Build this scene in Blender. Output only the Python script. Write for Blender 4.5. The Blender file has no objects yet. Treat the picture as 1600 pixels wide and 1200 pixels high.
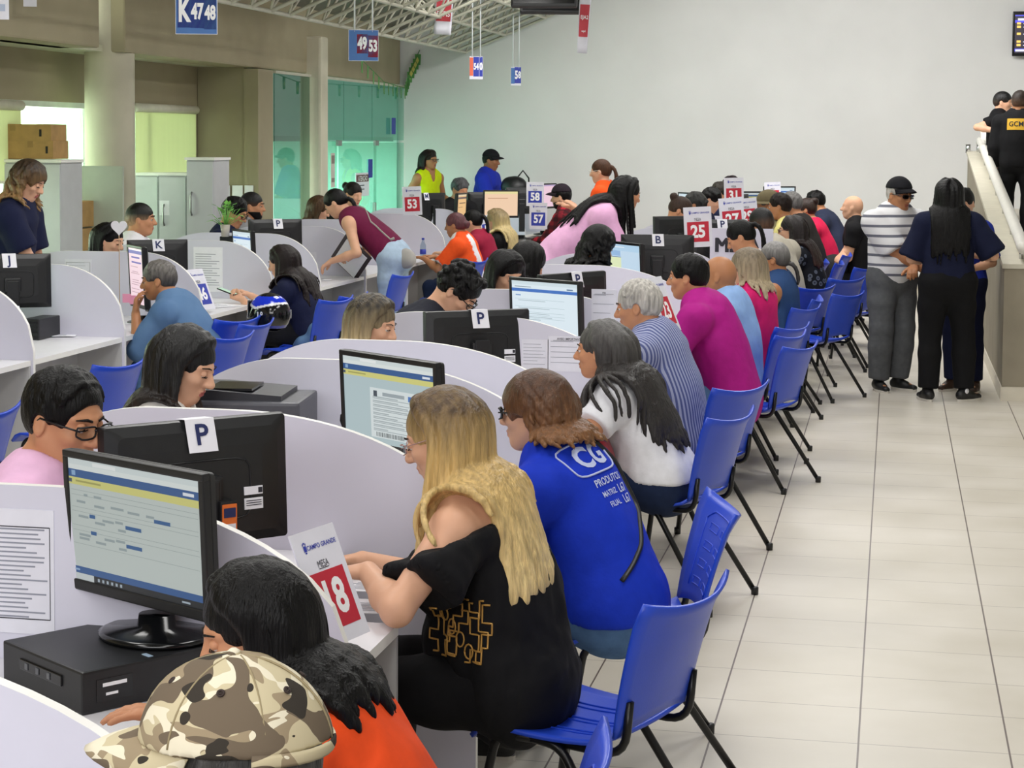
import bpy, bmesh, math, random
import numpy as np
from mathutils import Vector, Matrix
from mathutils.bvhtree import BVHTree
R = math.radians
C = bpy.context.scene.collection
random.seed(7); RNG = np.random.default_rng(11)

# ------------------------------------------------------------------ camera
FOC, CY, CAMH = 2950., 400., 2.0
PIT, YAW, ROL = 0.06135, 0.19926, 0.00589
_fw = np.array([-math.sin(YAW)*math.cos(PIT), math.cos(YAW)*math.cos(PIT), -math.sin(PIT)])
_r0 = np.array([math.cos(YAW), math.sin(YAW), 0.]); _u0 = np.cross(_r0, _fw)
_rt = math.cos(ROL)*_r0 + math.sin(ROL)*_u0; _up = -math.sin(ROL)*_r0 + math.cos(ROL)*_u0
_cp = np.array([0, 0, CAMH])
def _ray(u, v): return _fw*FOC + _rt*(u-800) - _up*(v-CY)
def onz(u, v, z): d = _ray(u, v); return _cp + d*(z-CAMH)/d[2]
def ony(u, v, y): d = _ray(u, v); return _cp + d*y/d[1]
def onx(u, v, x): d = _ray(u, v); return _cp + d*x/d[0]
cam = bpy.data.cameras.new('camera'); cam.lens = FOC/1600*36; cam.sensor_width = 36
cam.shift_y = -(600-CY)/1600; cam.clip_end = 100
co = bpy.data.objects.new('camera', cam); C.objects.link(co)
co.matrix_world = Matrix(((_rt[0], _up[0], -_fw[0], 0), (_rt[1], _up[1], -_fw[1], 0), (_rt[2], _up[2], -_fw[2], CAMH), (0, 0, 0, 1)))
bpy.context.scene.camera = co
vs = bpy.context.scene.view_settings
vs.view_transform = 'Standard'; vs.look = 'None'; vs.gamma = 1; vs.use_curve_mapping = False; vs.exposure = 0.0

# ------------------------------------------------------------------ materials
def lin(c):
    if isinstance(c, str):
        c = [int(c[i:i+2], 16)/255 for i in (0, 2, 4)]
        c = [x/12.92 if x <= .04045 else ((x+.055)/1.055)**2.4 for x in c]
    return (*c, 1)
_M = {}
def mat(name, col='cccccc', rough=.5, metal=0, var=.06, scale=8., bump=0., bscale=60., emit=0, stretch=None, trans=0, spec=.5, alpha=1, attr=None):
    if name in _M: return _M[name]
    m = bpy.data.materials.new(name); m.use_nodes = True; nt = m.node_tree; N = nt.nodes; L = nt.links
    b = N['Principled BSDF']; c = lin(col)
    b.inputs['Roughness'].default_value = rough; b.inputs['Metallic'].default_value = metal
    b.inputs['Specular IOR Level'].default_value = spec
    b.inputs['Base Color'].default_value = c
    if trans: b.inputs['Transmission Weight'].default_value = trans
    if alpha < 1: b.inputs['Alpha'].default_value = alpha
    tc = N.new('ShaderNodeTexCoord')
    if var:
        n = N.new('ShaderNodeTexNoise'); n.inputs['Scale'].default_value = scale; n.inputs['Detail'].default_value = 3
        src = tc.outputs['Object']
        if stretch:
            mp = N.new('ShaderNodeMapping'); mp.inputs['Scale'].default_value = stretch; L.new(src, mp.inputs[0]); src = mp.outputs[0]
        L.new(src, n.inputs['Vector'])
        mr = N.new('ShaderNodeMapRange'); mr.inputs[1].default_value = .3; mr.inputs[2].default_value = .7
        mr.inputs[3].default_value = 1-var; mr.inputs[4].default_value = 1+var; L.new(n.outputs['Fac'], mr.inputs[0])
        mx = N.new('ShaderNodeVectorMath'); mx.operation = 'SCALE'
        if attr:
            at = N.new('ShaderNodeAttribute'); at.attribute_name = attr; L.new(at.outputs['Color'], mx.inputs[0])
        else: mx.inputs[0].default_value = c[:3]
        L.new(mr.outputs[0], mx.inputs['Scale']); L.new(mx.outputs[0], b.inputs['Base Color'])
    if bump:
        n2 = N.new('ShaderNodeTexNoise'); n2.inputs['Scale'].default_value = bscale; n2.inputs['Detail'].default_value = 4
        src = tc.outputs['Object']
        if stretch:
            mp = N.new('ShaderNodeMapping'); mp.inputs['Scale'].default_value = stretch; L.new(src, mp.inputs[0]); src = mp.outputs[0]
        L.new(src, n2.inputs['Vector'])
        bp = N.new('ShaderNodeBump'); bp.inputs['Strength'].default_value = bump; bp.inputs['Distance'].default_value = .01
        L.new(n2.outputs['Fac'], bp.inputs['Height']); L.new(bp.outputs[0], b.inputs['Normal'])
    if emit:
        b.inputs['Emission Color'].default_value = c; b.inputs['Emission Strength'].default_value = emit
    _M[name] = m; return m
def emi(col, s=1.0): return mat('lit_%s_%g' % (col, s), '0a0a0a', .25, var=0) if False else _emi(col, s)
def _emi(col, s):
    k = 'lit_%s_%g' % (col, s)
    if k in _M: return _M[k]
    m = bpy.data.materials.new(k); m.use_nodes = True; b = m.node_tree.nodes['Principled BSDF']
    b.inputs['Base Color'].default_value = (.02, .02, .02, 1); b.inputs['Roughness'].default_value = .35
    b.inputs['Emission Color'].default_value = lin(col); b.inputs['Emission Strength'].default_value = s
    _M[k] = m; return m

# ------------------------------------------------------------------ mesh building
class MB:
    """collects pieces for ONE mesh"""
    def __init__(s): s.v = []; s.f = []; s.m = []; s.sm = []; s.n = 0
    def add(s, v, f, mi=0, smooth=False):
        s.v.extend([tuple(p) for p in v]); s.f.extend([tuple(i+s.n for i in q) for q in f])
        s.m.extend([mi]*len(f)); s.sm.extend([smooth]*len(f)); s.n += len(v); return s
    def box(s, c, d, mi=0, M=None, bev=0):
        x, y, z = [a/2 for a in d]
        if bev:
            b = bmesh.new(); bmesh.ops.create_cube(b, size=1)
            for q in b.verts: q.co = Vector((q.co.x*d[0], q.co.y*d[1], q.co.z*d[2]))
            bmesh.ops.bevel(b, geom=b.edges[:], offset=min(bev, min(d)*.45), segments=2, profile=.6, affect='EDGES')
            v = [q.co.copy() for q in b.verts]; f = [[q.index for q in g.verts] for g in b.faces]; b.free()
        else:
            v = [Vector((i, j, k)) for i in (-x, x) for j in (-y, y) for k in (-z, z)]
            f = [(0, 1, 3, 2), (4, 6, 7, 5), (0, 4, 5, 1), (2, 3, 7, 6), (0, 2, 6, 4), (1, 5, 7, 3)]
        if M is not None: v = [M @ q for q in v]
        return s.add([q+Vector(c) for q in v], f, mi, False)
    def tube(s, pts, r, n=8, mi=0, cap=True, flat=None):
        P = [Vector(p) for p in pts]; k = len(P); rr = r if hasattr(r, '__len__') else [r]*k
        v = []; f = []; up = None
        for i in range(k):
            t = (P[min(i+1, k-1)]-P[max(i-1, 0)]).normalized()
            if up is None: up = Vector((0, 0, 1)) if abs(t.z) < .9 else Vector((1, 0, 0))
            a = (up - t*up.dot(t)).normalized(); b = t.cross(a); up = a
            for j in range(n):
                w = 2*math.pi*j/n; v.append(P[i]+(a*math.cos(w)+b*math.sin(w)*(flat or 1))*rr[i])
        for i in range(k-1):
            for j in range(n):
                f.append((i*n+j, i*n+(j+1) % n, (i+1)*n+(j+1) % n, (i+1)*n+j))
        if cap: f += [tuple(range(n))[::-1], tuple(range((k-1)*n, k*n))]
        return s.add(v, f, mi, True)
    def lathe(s, prof, n=24, mi=0, c=(0, 0, 0), M=None, sc=(1, 1)):
        v = []; f = []
        for r, z in prof:
            for j in range(n):
                w = 2*math.pi*j/n; v.append(Vector((r*math.cos(w)*sc[0], r*math.sin(w)*sc[1], z)))
        for i in range(len(prof)-1):
            for j in range(n): f.append((i*n+j, i*n+(j+1) % n, (i+1)*n+(j+1) % n, (i+1)*n+j))
        f += [tuple(range(n))[::-1], tuple(range((len(prof)-1)*n, len(prof)*n))]
        if M is not None: v = [M @ q for q in v]
        return s.add([q+Vector(c) for q in v], f, mi, True)
    def prism(s, poly, t, axis='y', c=(0, 0, 0), mi=0, side=None):
        """poly in (a, b) plane, thickness t along axis, centred"""
        n = len(poly); v = []
        for h in (-t/2, t/2):
            for a, b in poly:
                v.append({'y': (a, h, b), 'x': (h, a, b), 'z': (a, b, h)}[axis])
        v = [Vector(q)+Vector(c) for q in v]
        s.add(v, [tuple(range(n))[::-1], tuple(range(n, 2*n))], mi)
        return s.add(v, [(i, (i+1) % n, n+(i+1) % n, n+i) for i in range(n)], mi if side is None else side)
    def grid(s, P, mi=0, smooth=True, closed=False):
        """P: rows x cols array of points"""
        r = len(P); c = len(P[0]); v = [q for row in P for q in row]; f = []
        for i in range(r-1):
            for j in range(c if closed else c-1): f.append((i*c+j, i*c+(j+1) % c, (i+1)*c+(j+1) % c, (i+1)*c+j))
        return s.add(v, f, mi, smooth)
    def build(s, name, mats, parent=None, M=None):
        me = bpy.data.meshes.new(name); me.from_pydata([tuple(q) for q in s.v], [], s.f)
        for m in (mats if isinstance(mats, (list, tuple)) else [mats]): me.materials.append(m)
        me.polygons.foreach_set('material_index', s.m); me.polygons.foreach_set('use_smooth', s.sm); me.update()
        return link(name, me, parent, M)
def link(name, me, parent=None, M=None):
    o = bpy.data.objects.new(name, me); C.objects.link(o)
    if parent is not None: o.parent = parent
    if M is not None: o.matrix_local = M
    return o
def tag(o, label, cat, group=None):
    o['label'] = label; o['category'] = cat
    if group: o['group'] = group
    return o
def struct(o): o['kind'] = 'structure'; return o
def thing(name, label, cat, M=None, group=None):
    o = bpy.data.objects.new(name, None); C.objects.link(o); o.empty_display_size = .1
    if M is not None: o.matrix_world = M
    return tag(o, label, cat, group)
def TR(x, y, z, rz=0, rx=0, ry=0, s=1):
    return Matrix.Translation((x, y, z)) @ Matrix.Rotation(rz, 4, 'Z') @ Matrix.Rotation(ry, 4, 'Y') @ Matrix.Rotation(rx, 4, 'X') @ Matrix.Scale(s, 4)
def frame(o, ax, ay, az):
    return Matrix(((ax[0], ay[0], az[0], o[0]), (ax[1], ay[1], az[1], o[1]), (ax[2], ay[2], az[2], o[2]), (0, 0, 0, 1)))
def copy_thing(o, M, label, group=None):
    c = o.copy(); C.objects.link(c); c.matrix_world = M; c['label'] = label
    if group: c['group'] = group
    for ch in o.children:
        d = ch.copy(); C.objects.link(d); d.parent = c
        for g in ch.children:
            e = g.copy(); C.objects.link(e); e.parent = d
    return c
_txt = {}
def text_mb(mb, txt, size, M=None, mi=0, bold=0., depth=.0, al='CENTER', sx=1.0, ay='CENTER'):
    """adds lettering to a mesh; text in the XY plane of M"""
    k = (txt, round(bold, 4), al, ay)
    if k not in _txt:
        cu = bpy.data.curves.new('t', 'FONT'); cu.body = txt; cu.align_x = al; cu.align_y = ay; cu.offset = bold; cu.resolution_u = 3; cu.fill_mode = 'FRONT'
        ob = bpy.data.objects.new('t', cu); C.objects.link(ob)
        me = bpy.data.meshes.new_from_object(ob.evaluated_get(bpy.context.evaluated_depsgraph_get()))
        _txt[k] = ([v.co.copy() for v in me.vertices], [tuple(p.vertices) for p in me.polygons])
        bpy.data.objects.remove(ob); bpy.data.curves.remove(cu); bpy.data.meshes.remove(me)
    v, f = _txt[k]; M = M or Matrix()
    return mb.add([M @ Vector((q.x*size*sx, q.y*size, depth)) for q in v], f, mi)

# common materials
WHITE = mat('painted_wall_white', 'dededc', .75, var=.03, scale=1.5, bump=.06, bscale=40)
BEIGE = mat('painted_wall_beige', 'a39a7e', .8, var=.06, scale=2, bump=.1, bscale=50)
COLM = mat('painted_column', 'cfcab4', .75, var=.05, scale=4, bump=.1, bscale=60)
PANEL = mat('grey_laminate', 'd3d2e0', .42, var=.015, scale=5)
EDGE = mat('white_edge_band', 'efeee9', .4, var=.02)
DESKM = mat('white_laminate', 'e6e5ea', .35, var=.015)
DESKG = mat('grey_board', 'b3b3b3', .5, var=.03)
BLACKP = mat('black_plastic', '17181a', .42, var=.12, scale=30, bump=.05, bscale=400)
BLACKG = mat('glossy_black_plastic', '0e0f11', .16, var=.05)
BLUEP = mat('blue_polypropylene', '1f46c4', .38, var=.05, scale=6, bump=.04, bscale=200)
BLACKT = mat('black_steel_tube', '101011', .33, var=.05, metal=.2)
PAPER = mat('white_paper', 'eeeef4', .7, var=.02, scale=20)
PAPERS = mat('plastic_sleeve_paper', 'e2e2ec', .2, var=.03, scale=14)
INK = mat('dark_ink', '2a2a33', .7, var=0); INKG = mat('grey_ink', '9093a0', .7, var=0)
NAVYI = mat('navy_ink', '1f2a5c', .6, var=0)
REDI = mat('red_print', 'c01c34', .55, var=.03); BLUEI = mat('blue_print', '2b3aa6', .55, var=.03)
V3 = lambda *a: np.array(a, float)
WHITEI = mat('white_print', 'f4f4f6', .6, var=0)
CABM = mat('cabinet_grey', 'c0c2c4', .5, var=.03)
CARD = mat('cardboard', 'b08d58', .8, var=.12, scale=10, bump=.1, bscale=80)
CHROME = mat('chrome', 'd0d2d4', .18, 1, var=0)
ORANGEI = mat('orange_print', 'e8742a', .5, var=.03)
# ------------------------------------------------------------------ the room
XL, YB, XR, HT = -6.72, 25.6, 4.2, 8.6
def tile_mat():
    m = bpy.data.materials.new('floor_tiles'); m.use_nodes = True; nt = m.node_tree; N = nt.nodes; L = nt.links; b = N['Principled BSDF']
    tc = N.new('ShaderNodeTexCoord'); sp = N.new('ShaderNodeSeparateXYZ'); L.new(tc.outputs['Object'], sp.inputs[0])
    def grout(out, off, size, w):
        a = N.new('ShaderNodeMath'); a.operation = 'SUBTRACT'; L.new(out, a.inputs[0]); a.inputs[1].default_value = off
        d = N.new('ShaderNodeMath'); d.operation = 'DIVIDE'; L.new(a.outputs[0], d.inputs[0]); d.inputs[1].default_value = size
        r = N.new('ShaderNodeMath'); r.operation = 'ROUND'; L.new(d.outputs[0], r.inputs[0])
        s = N.new('ShaderNodeMath'); s.operation = 'SUBTRACT'; L.new(d.outputs[0], s.inputs[0]); L.new(r.outputs[0], s.inputs[1])
        ab = N.new('ShaderNodeMath'); ab.operation = 'ABSOLUTE'; L.new(s.outputs[0], ab.inputs[0])
        l = N.new('ShaderNodeMath'); l.operation = 'LESS_THAN'; L.new(ab.outputs[0], l.inputs[0]); l.inputs[1].default_value = w/size
        f = N.new('ShaderNodeMath'); f.operation = 'FLOOR'; L.new(d.outputs[0], f.inputs[0])
        return l.outputs[0], f.outputs[0]
    gx, ix = grout(sp.outputs['X'], -.5708, .48826, .0032); gy, iy = grout(sp.outputs['Y'], 6.2856, .40495, .0022)
    mx = N.new('ShaderNodeMath'); mx.operation = 'MAXIMUM'; L.new(gx, mx.inputs[0])
    g2 = N.new('ShaderNodeMath'); g2.operation = 'MULTIPLY'; L.new(gy, g2.inputs[0]); g2.inputs[1].default_value = .62; L.new(g2.outputs[0], mx.inputs[1])
    no = N.new('ShaderNodeTexNoise'); no.inputs['Scale'].default_value = 1.6; no.inputs['Detail'].default_value = 5; L.new(tc.outputs['Object'], no.inputs['Vector'])
    cr = N.new('ShaderNodeValToRGB'); cr.color_ramp.elements[0].position = .3; cr.color_ramp.elements[1].position = .72
    cr.color_ramp.elements[0].color = lin('cfc8b8'); cr.color_ramp.elements[1].color = lin('e0dace'); L.new(no.outputs['Fac'], cr.inputs[0])
    mi = N.new('ShaderNodeMixRGB'); L.new(mx.outputs[0], mi.inputs[0]); L.new(cr.outputs[0], mi.inputs[1]); mi.inputs[2].default_value = lin('6f635d')
    L.new(mi.outputs[0], b.inputs['Base Color']); b.inputs['Roughness'].default_value = .38
    ro = N.new('ShaderNodeMapRange'); L.new(no.outputs['Fac'], ro.inputs[0]); ro.inputs[3].default_value = .3; ro.inputs[4].default_value = .48; L.new(ro.outputs[0], b.inputs['Roughness'])
    bp = N.new('ShaderNodeBump'); bp.inputs['Strength'].default_value = .25; bp.inputs['Distance'].default_value = .002; bp.invert = True
    L.new(mx.outputs[0], bp.inputs['Height']); L.new(bp.outputs[0], b.inputs['Normal'])
    return m
def slab(name, c, d, m, bev=0): return struct(MB().box(c, d, bev=bev).build(name, m))
slab('floor', (-2.5, 11, -.1), (15.6, 31, .2), tile_mat())
slab('wall_back', (-2.5, YB+.1, HT/2), (15.6, .2, HT), WHITE)
slab('wall_right', (XR+.1, 11, HT/2), (.2, 31, HT), WHITE)
slab('wall_front', (-2.5, -3.6, HT/2), (15.6, .2, HT), BEIGE)
TEAL = mat('teal_wall', 'b4ddd2', .7, var=.04)
# left side: beam line, bays, glass front
slab('wall_left', (XL-.12, 3.0, HT/2), (.24, 13.0, HT), BEIGE)
slab('trim_1', (XL-.2, 12.3, (2.77+HT)/2), (.4, 6.0, HT-2.77), BEIGE, .02)               # beam of the left bay
slab('trim_2', (XL-.22, 20.75, (2.762+HT)/2), (.36, 9.6, HT-2.762), BEIGE, .02)          # beam of the right bay
slab('trim_3', (XL-.08, 19.68, 1.375), (.16, .5, 2.75), BEIGE)                           # pier beside the glass
slab('wall_bay', (-7.15, 19.5, 1.4), (.53, .1, 2.8), BEIGE)
XW = -7.42
slab('ceiling_bay', (-7.2, 14.5, 2.80), (.46, 11, .06), mat('bay_soffit', 'c9c9b0', .8))
MB().lathe([(.225, 0), (.225, 5.5)], 40).build('column', COLM).matrix_world = TR(-7.0, 16.15, 0)
bpy.data.objects['column']['kind'] = 'structure'
o = MB().box((0, 0, 1.6), (.27, .3, 3.2), bev=.03).build('column', COLM, M=TR(XL-.0, 21.42, 0)); struct(o)
# window wall of the bay with two windows behind roller blinds
def winwall():
    mb = MB(); t = .12
    def wl(y0, y1, z0, z1): mb.box((XW-t/2, (y0+y1)/2, (z0+z1)/2), (t, y1-y0, z1-z0))
    wl(8, 20, 0, .9); wl(8, 20, 2.32, 2.95); wl(8, 9, .9, 2.32); wl(15.9, 17.3, .9, 2.32) if False else None
    wl(19.3, 20, .9, 2.32)
    struct(mb.build('wall_window', BEIGE))
winwall()
GLOW = emi('f2fae2', 7.5)
GLASSW = mat('window_glass', 'dff5ea', .05, trans=1, var=0)
for i, (y0, y1) in enumerate(((9, 13.8), (13.8, 16.6), (16.6, 19.3))):
    w = MB(); f = .05
    w.box((XW-.03, (y0+y1)/2, .9+f/2), (.06, y1-y0, f)); w.box((XW-.03, (y0+y1)/2, 2.32-f/2), (.06, y1-y0, f))
    for y in (y0+f/2, (y0+y1)/2, y1-f/2): w.box((XW-.03, y, 1.61), (.06, f, 1.42-2*f))
    fo = struct(w.build('window_%d' % (i+1), mat('aluminium_frame', 'd9e6d8', .4)))
    struct(MB().box((XW-.03, (y0+y1)/2, 1.61), (.006, y1-y0-.1, 1.3)).build('window_pane', GLASSW, fo))
def daylight_panel():
    MB().box((-9.4, 14, 1.6), (.05, 13, 3.6)).build('exterior_light_wall', GLOW)
    bpy.data.objects['exterior_light_wall']['kind'] = 'structure'
daylight_panel()
# a glowing panel added outside stands in for daylight through the panes
BLIND = mat('roller_blind', 'dcdcc4', .8, var=.04, scale=3, stretch=(1, 6, .3))
_b = BLIND.node_tree.nodes['Principled BSDF']; _b.inputs['Transmission Weight'].default_value = 0
def blind_mat():
    nt = BLIND.node_tree; N = nt.nodes; L = nt.links; t = N.new('ShaderNodeBsdfTranslucent'); t.inputs[0].default_value = lin('e6e6c6')
    mx = N.new('ShaderNodeMixShader'); mx.inputs[0].default_value = .55; out = [n for n in N if n.type == 'OUTPUT_MATERIAL'][0]
    L.new(_b.outputs[0], mx.inputs[1]); L.new(t.outputs[0], mx.inputs[2]); L.new(mx.outputs[0], out.inputs[0])
blind_mat()
def blind(y0, y1, ztop, zbot, label, x=XW+.06):
    t = thing('roller_blind', label, 'blind', TR(x, (y0+y1)/2, ztop), 'roller blinds on the bay windows'); w = y1-y0
    MB().box((0, 0, -(ztop-zbot)/2), (.004, w, ztop-zbot)).build('fabric', BLIND, t)
    MB().tube([(0, -w/2, 0), (0, w/2, 0)], .045, 12).build('roller', mat('blind_roller', 'e4e2d0', .5), t)
    MB().box((0, 0, -(ztop-zbot)), (.014, w, .025)).build('bottom_bar', mat('blind_roller', 'e4e2d0', .5), t)
blind(10.5, 15.1, 2.27, 1.62, 'half lowered roller blind left of the round column')
blind(17.6, 19.25, 2.3, 1.55, 'cream roller blind right of the round column')
# glass front
def glass_mat(name, tint, refl):
    m = bpy.data.materials.new(name); m.use_nodes = True; nt = m.node_tree; N = nt.nodes; L = nt.links
    N.remove(N['Principled BSDF']); out = [n for n in N if n.type == 'OUTPUT_MATERIAL'][0]
    t = N.new('ShaderNodeBsdfTransparent'); t.inputs[0].default_value = lin(tint); g = N.new('ShaderNodeBsdfGlossy'); g.inputs['Roughness'].default_value = .03
    g.inputs[0].default_value = (.85, .95, .92, 1)
    fr = N.new('ShaderNodeFresnel'); fr.inputs[0].default_value = refl; mx = N.new('ShaderNodeMixShader')
    ge = N.new('ShaderNodeNewGeometry'); iv = N.new('ShaderNodeMath'); iv.operation = 'SUBTRACT'; iv.inputs[0].default_value = 1; L.new(ge.outputs['Backfacing'], iv.inputs[1]); mu = N.new('ShaderNodeMath'); mu.operation = 'MULTIPLY'; L.new(fr.outputs[0], mu.inputs[0]); L.new(iv.outputs[0], mu.inputs[1])
    L.new(mu.outputs[0], mx.inputs[0]); L.new(t.outputs[0], mx.inputs[1]); L.new(g.outputs[0], mx.inputs[2]); L.new(mx.outputs[0], out.inputs[0]); return m
GLS = glass_mat('green_tinted_glass', 'd3ebe4', 1.4)
STEEL = mat('brushed_steel', '9a9c9a', .35, .8, var=.05)
def glassfront():
    g = thing('glass_partition', 'floor-to-ceiling green glass partition with door in the far left corner', 'glass partition', TR(XL, 21.6, 0))
    y1 = YB-21.62
    def pane(y0, y1, z0, z1, n='glass_pane', x=0): return MB().box((x, (y0+y1)/2, (z0+z1)/2), (.012, y1-y0-.012, z1-z0-.012)).build(n, GLS, g)
    pane(0, 1.05, 1.98, 2.72); pane(1.05, 2.35, 1.98, 2.72); pane(2.35, y1, 1.98, 2.72)
    pane(0, .75, 0, 1.98); d = pane(.75, 2.45, 0, 1.96, 'glass_door', .03); pane(2.45, y1, 0, 1.96, 'glass_pane', .0)
    MB().box((.05, 2.3, 1.0), (.05, .03, .35), bev=.01).build('door_handle', STEEL, d)
    for y, z in ((.75, 1.95), (2.45, 1.95), (.05, 1.95), (2.45, .05)):
        MB().box((.03, y, z), (.04, .16, .07), bev=.008).build('patch_fitting', STEEL, g)
    MB().box((0, y1/2, 2.735), (.05, y1, .03)).build('head_channel', mat('channel', 'c9c6b4', .5), g)
    for y, z, h in ((3.28, 2.18, .22), (2.12, 1.62, .24)):
        s = MB().box((.045, y, z), (.004, .2, h)).build('notice_sheet', BLUEI, g); s['label'] = 'small blue notice'
    s = MB().box((.042, 1.75, 1.42), (.004, .62, .3)); s.box((.045, 1.75, 1.5), (.004, .56, .09), 1)
    text_mb(s, 'ATENÇÃO', .09, frame((.0495, 1.75, 1.495), (0, 1, 0), (0, 0, 1), (1, 0, 0)), 2, .012)
    for k in range(2): s.box((.045, 1.68, 1.41-.05*k), (.003, .3, .012), 3)
    n = s.build('notice_sheet', [PAPER, mat('brown_print', '6e4a4a', .6, var=0), WHITEI, INK], g); n['label'] = 'white warning notice'
    for y, h in ((.25, .3), (.55, .42)):
        s = MB().box((.012, y, 1.62), (.004, .16, h)); s.box((.015, y, 1.62+h/2-.08), (.003, .13, .1), 1); s.box((.015, y, 1.5), (.003, .13, .05), 1)
        s.build('notice_sheet', [mat('aged_paper', 'cfc6bd', .7), mat('brown_print2', '8d7a76', .6, var=0)], g)
    # narrow fixed pane left of the second column
    g2 = thing('glass_partition', 'narrow tall glass pane between the beige pier and the second column', 'glass partition', TR(XL, 20.6, 0))
    MB().box((0, 0, 1.365), (.012, 1.28, 2.72)).build('glass_pane', glass_mat('grey_tinted_glass', 'b4c6c0', 1.7), g2)
    MB().box((0, 0, 2.735), (.05, 1.3, .03)).build('head_channel', mat('channel', 'c9c6b4', .5), g2)
glassfront()
# the room behind the glass
slab('wall_corridor', (-9.6, 22.6, 1.5), (.1, 6.0, 3.0), TEAL); slab('ceiling_corridor', (-8.2, 22.7, 2.0), (2.7, 5.9, .06), TEAL)  # low slab added above the corridor lamp to keep the upper panes dark
slab('wall_corridor_end', (-8.2, YB-.04, 1.5), (2.8, .1, 3.0), TEAL); slab('wall_corridor_near', (-8.5, 19.7, 1.5), (2.0, .1, 3.0), TEAL)
# back wall skirting and right hand ramp
BASET = mat('skirting_tile', 'd6cfbe', .4, var=.05)
slab('baseboard_back', (-1.2, YB-.012, .05), (11, .024, .1), BASET)
RAMPW = mat('ramp_wall_plaster', '948c7a', .85, var=.12, scale=3, bump=.15, bscale=60)
CAPM = mat('ramp_capping', 'c9c4b2', .6, var=.05)
def ramp():
    y0, y1, za, zb = 15.05, 23.0, 1.03, 1.87; x0, th = .85, .17
    mb = MB(); mb.prism([(y0, .11), (y1, .11), (y1, zb), (y0, za)], th, 'x', (x0+th/2, 0, 0)); struct(mb.build('wall_ramp', RAMPW))
    mb = MB(); mb.box((x0+.6+th, y0+.06, (.11+za)/2), (1.2, .12, za-.11)); struct(mb.build('wall_ramp_front', RAMPW))
    mb = MB(); mb.prism([(y0-.015, za), (y1+.01, zb), (y1+.01, zb+.035), (y0-.015, za+.035)], th+.03, 'x', (x0+th/2, 0, 0)); struct(mb.build('trim_ramp', CAPM))
    slab('trim_ramp_front', (x0+.62+th, y0+.05, za+.017), (1.2, .16, .035), CAPM)
    slab('baseboard_ramp', (x0+.005, (y0+y1)/2, .055), (.03, y1-y0+.03, .11), BASET); slab('baseboard_ramp_front', (x0+.7, y0-.01, .055), (1.4, .03, .11), BASET)
    k = (zb-za)/(y1-y0)
    mb = MB(); mb.prism([(y0+.12, .0), (YB, .0), (YB, .3+k*(y1-y0)), (y1, .3+k*(y1-y0)), (y0+.12, .3)], 1.9, 'x', (x0+th+.95, 0, 0)); struct(mb.build('floor_ramp', BASET))
    h = thing('handrail', 'white tubular handrail along the sloping ramp wall', 'handrail', TR(x0+.14, y0, za))
    WR = mat('white_enamel', 'e6e4da', .3, var=.03)
    L = y1-y0; pts = [(0, .05, .15), (0, .02, .15)] ; pts = [(0, -.02, .16), (0, .05, .165)]+[(0, y, .165+k*y) for y in np.linspace(.3, L-.1, 12)]+[(0, L-.02, .165+k*L-.03)]
    MB().tube(pts, .048, 14).build('rail', WR, h)
    for y in np.linspace(.25, L-.2, 7):
        MB().tube([(0, y, .03+k*y), (0, y, .13+k*y)], .017, 10).build('bracket', CHROME, h)
    c = thing('paper_cup', 'white cup standing on the far top of the ramp wall', 'cup', TR(x0+.19, y1-.25, zb-.025+.035))
    MB().lathe([(.045, 0), (.062, .27)], 20).build('cup_body', WR, c); MB().lathe([(.066, .27), (.066, .285), (.05, .3)], 20).build('cup_lid', WR, c)
    for dx in (-.05, .04):
        MB().lathe([(.03, 0), (.03, .1)], 16).build('metal_canister', CHROME, c, TR(-.12+dx*1.4, .17, 0))
ramp()
# roof: space frame falling to the left eaves, dark sheet above
TRM = mat('white_painted_steel', 'bdbcab', .45, var=.06)
def truss():
    mb = MB(); x0, z0, sl, D, H = -5.76, 3.19, .42, .55, .42
    ys = [25.25-.55*i for i in range(0, 24)]; xs = [x0+D*i for i in range(0, 10)]
    def zz(x): return z0+sl*(x-x0)
    t = lambda a, b, r=.017: mb.tube([a, b], r, 5, cap=False)
    for i, x in enumerate(xs):
        t((x, ys[0], zz(x)), (x, ys[-1], zz(x)), .022)
        if i < len(xs)-1: t((x+D/2, ys[0]-.27, zz(x+D/2)+H), (x+D/2, ys[-1]+.27, zz(x+D/2)+H), .02)
    for j, y in enumerate(ys):
        t((xs[0], y, zz(xs[0])), (xs[-1], y, zz(xs[-1])), .02)
        if j < len(ys)-1: t((xs[0]+D/2, y-.27, zz(xs[0]+D/2)+H), (xs[-1]-D/2, y-.27, zz(xs[-1]-D/2)+H), .018)
    for i in range(len(xs)-1):
        for j in range(len(ys)-1):
            a = (xs[i]+D/2, ys[j]-.275, zz(xs[i]+D/2)+H)
            for dx in (0, 1):
                for dy in (0, 1): t(a, (xs[i+dx], ys[j+dy], zz(xs[i+dx])), .013)
    struct(mb.build('ceiling_truss', TRM))
    mb = MB(); mb.prism([(-9.9, 4.05-.42*3.6), (-9.9, 4.15-.42*3.6), (XR, z0+1.15+sl*(XR-x0)), (XR, z0+1.05+sl*(XR-x0))][::-1], 31, 'y', (0, 11, 0))
    mb = MB(); xa, xb = -7.0, XR+.2
    mb.prism([(xa, z0+.75+sl*(xa-x0)), (xb, z0+.75+sl*(xb-x0)), (xb, z0+.83+sl*(xb-x0)), (xa, z0+.83+sl*(xa-x0))], 31, 'y', (0, 11, 0))
    struct(mb.build('ceiling', mat('roof_sheet', '6e6a5e', .6, var=.15, scale=3, stretch=(.3, 6, 1))))
truss()
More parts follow.
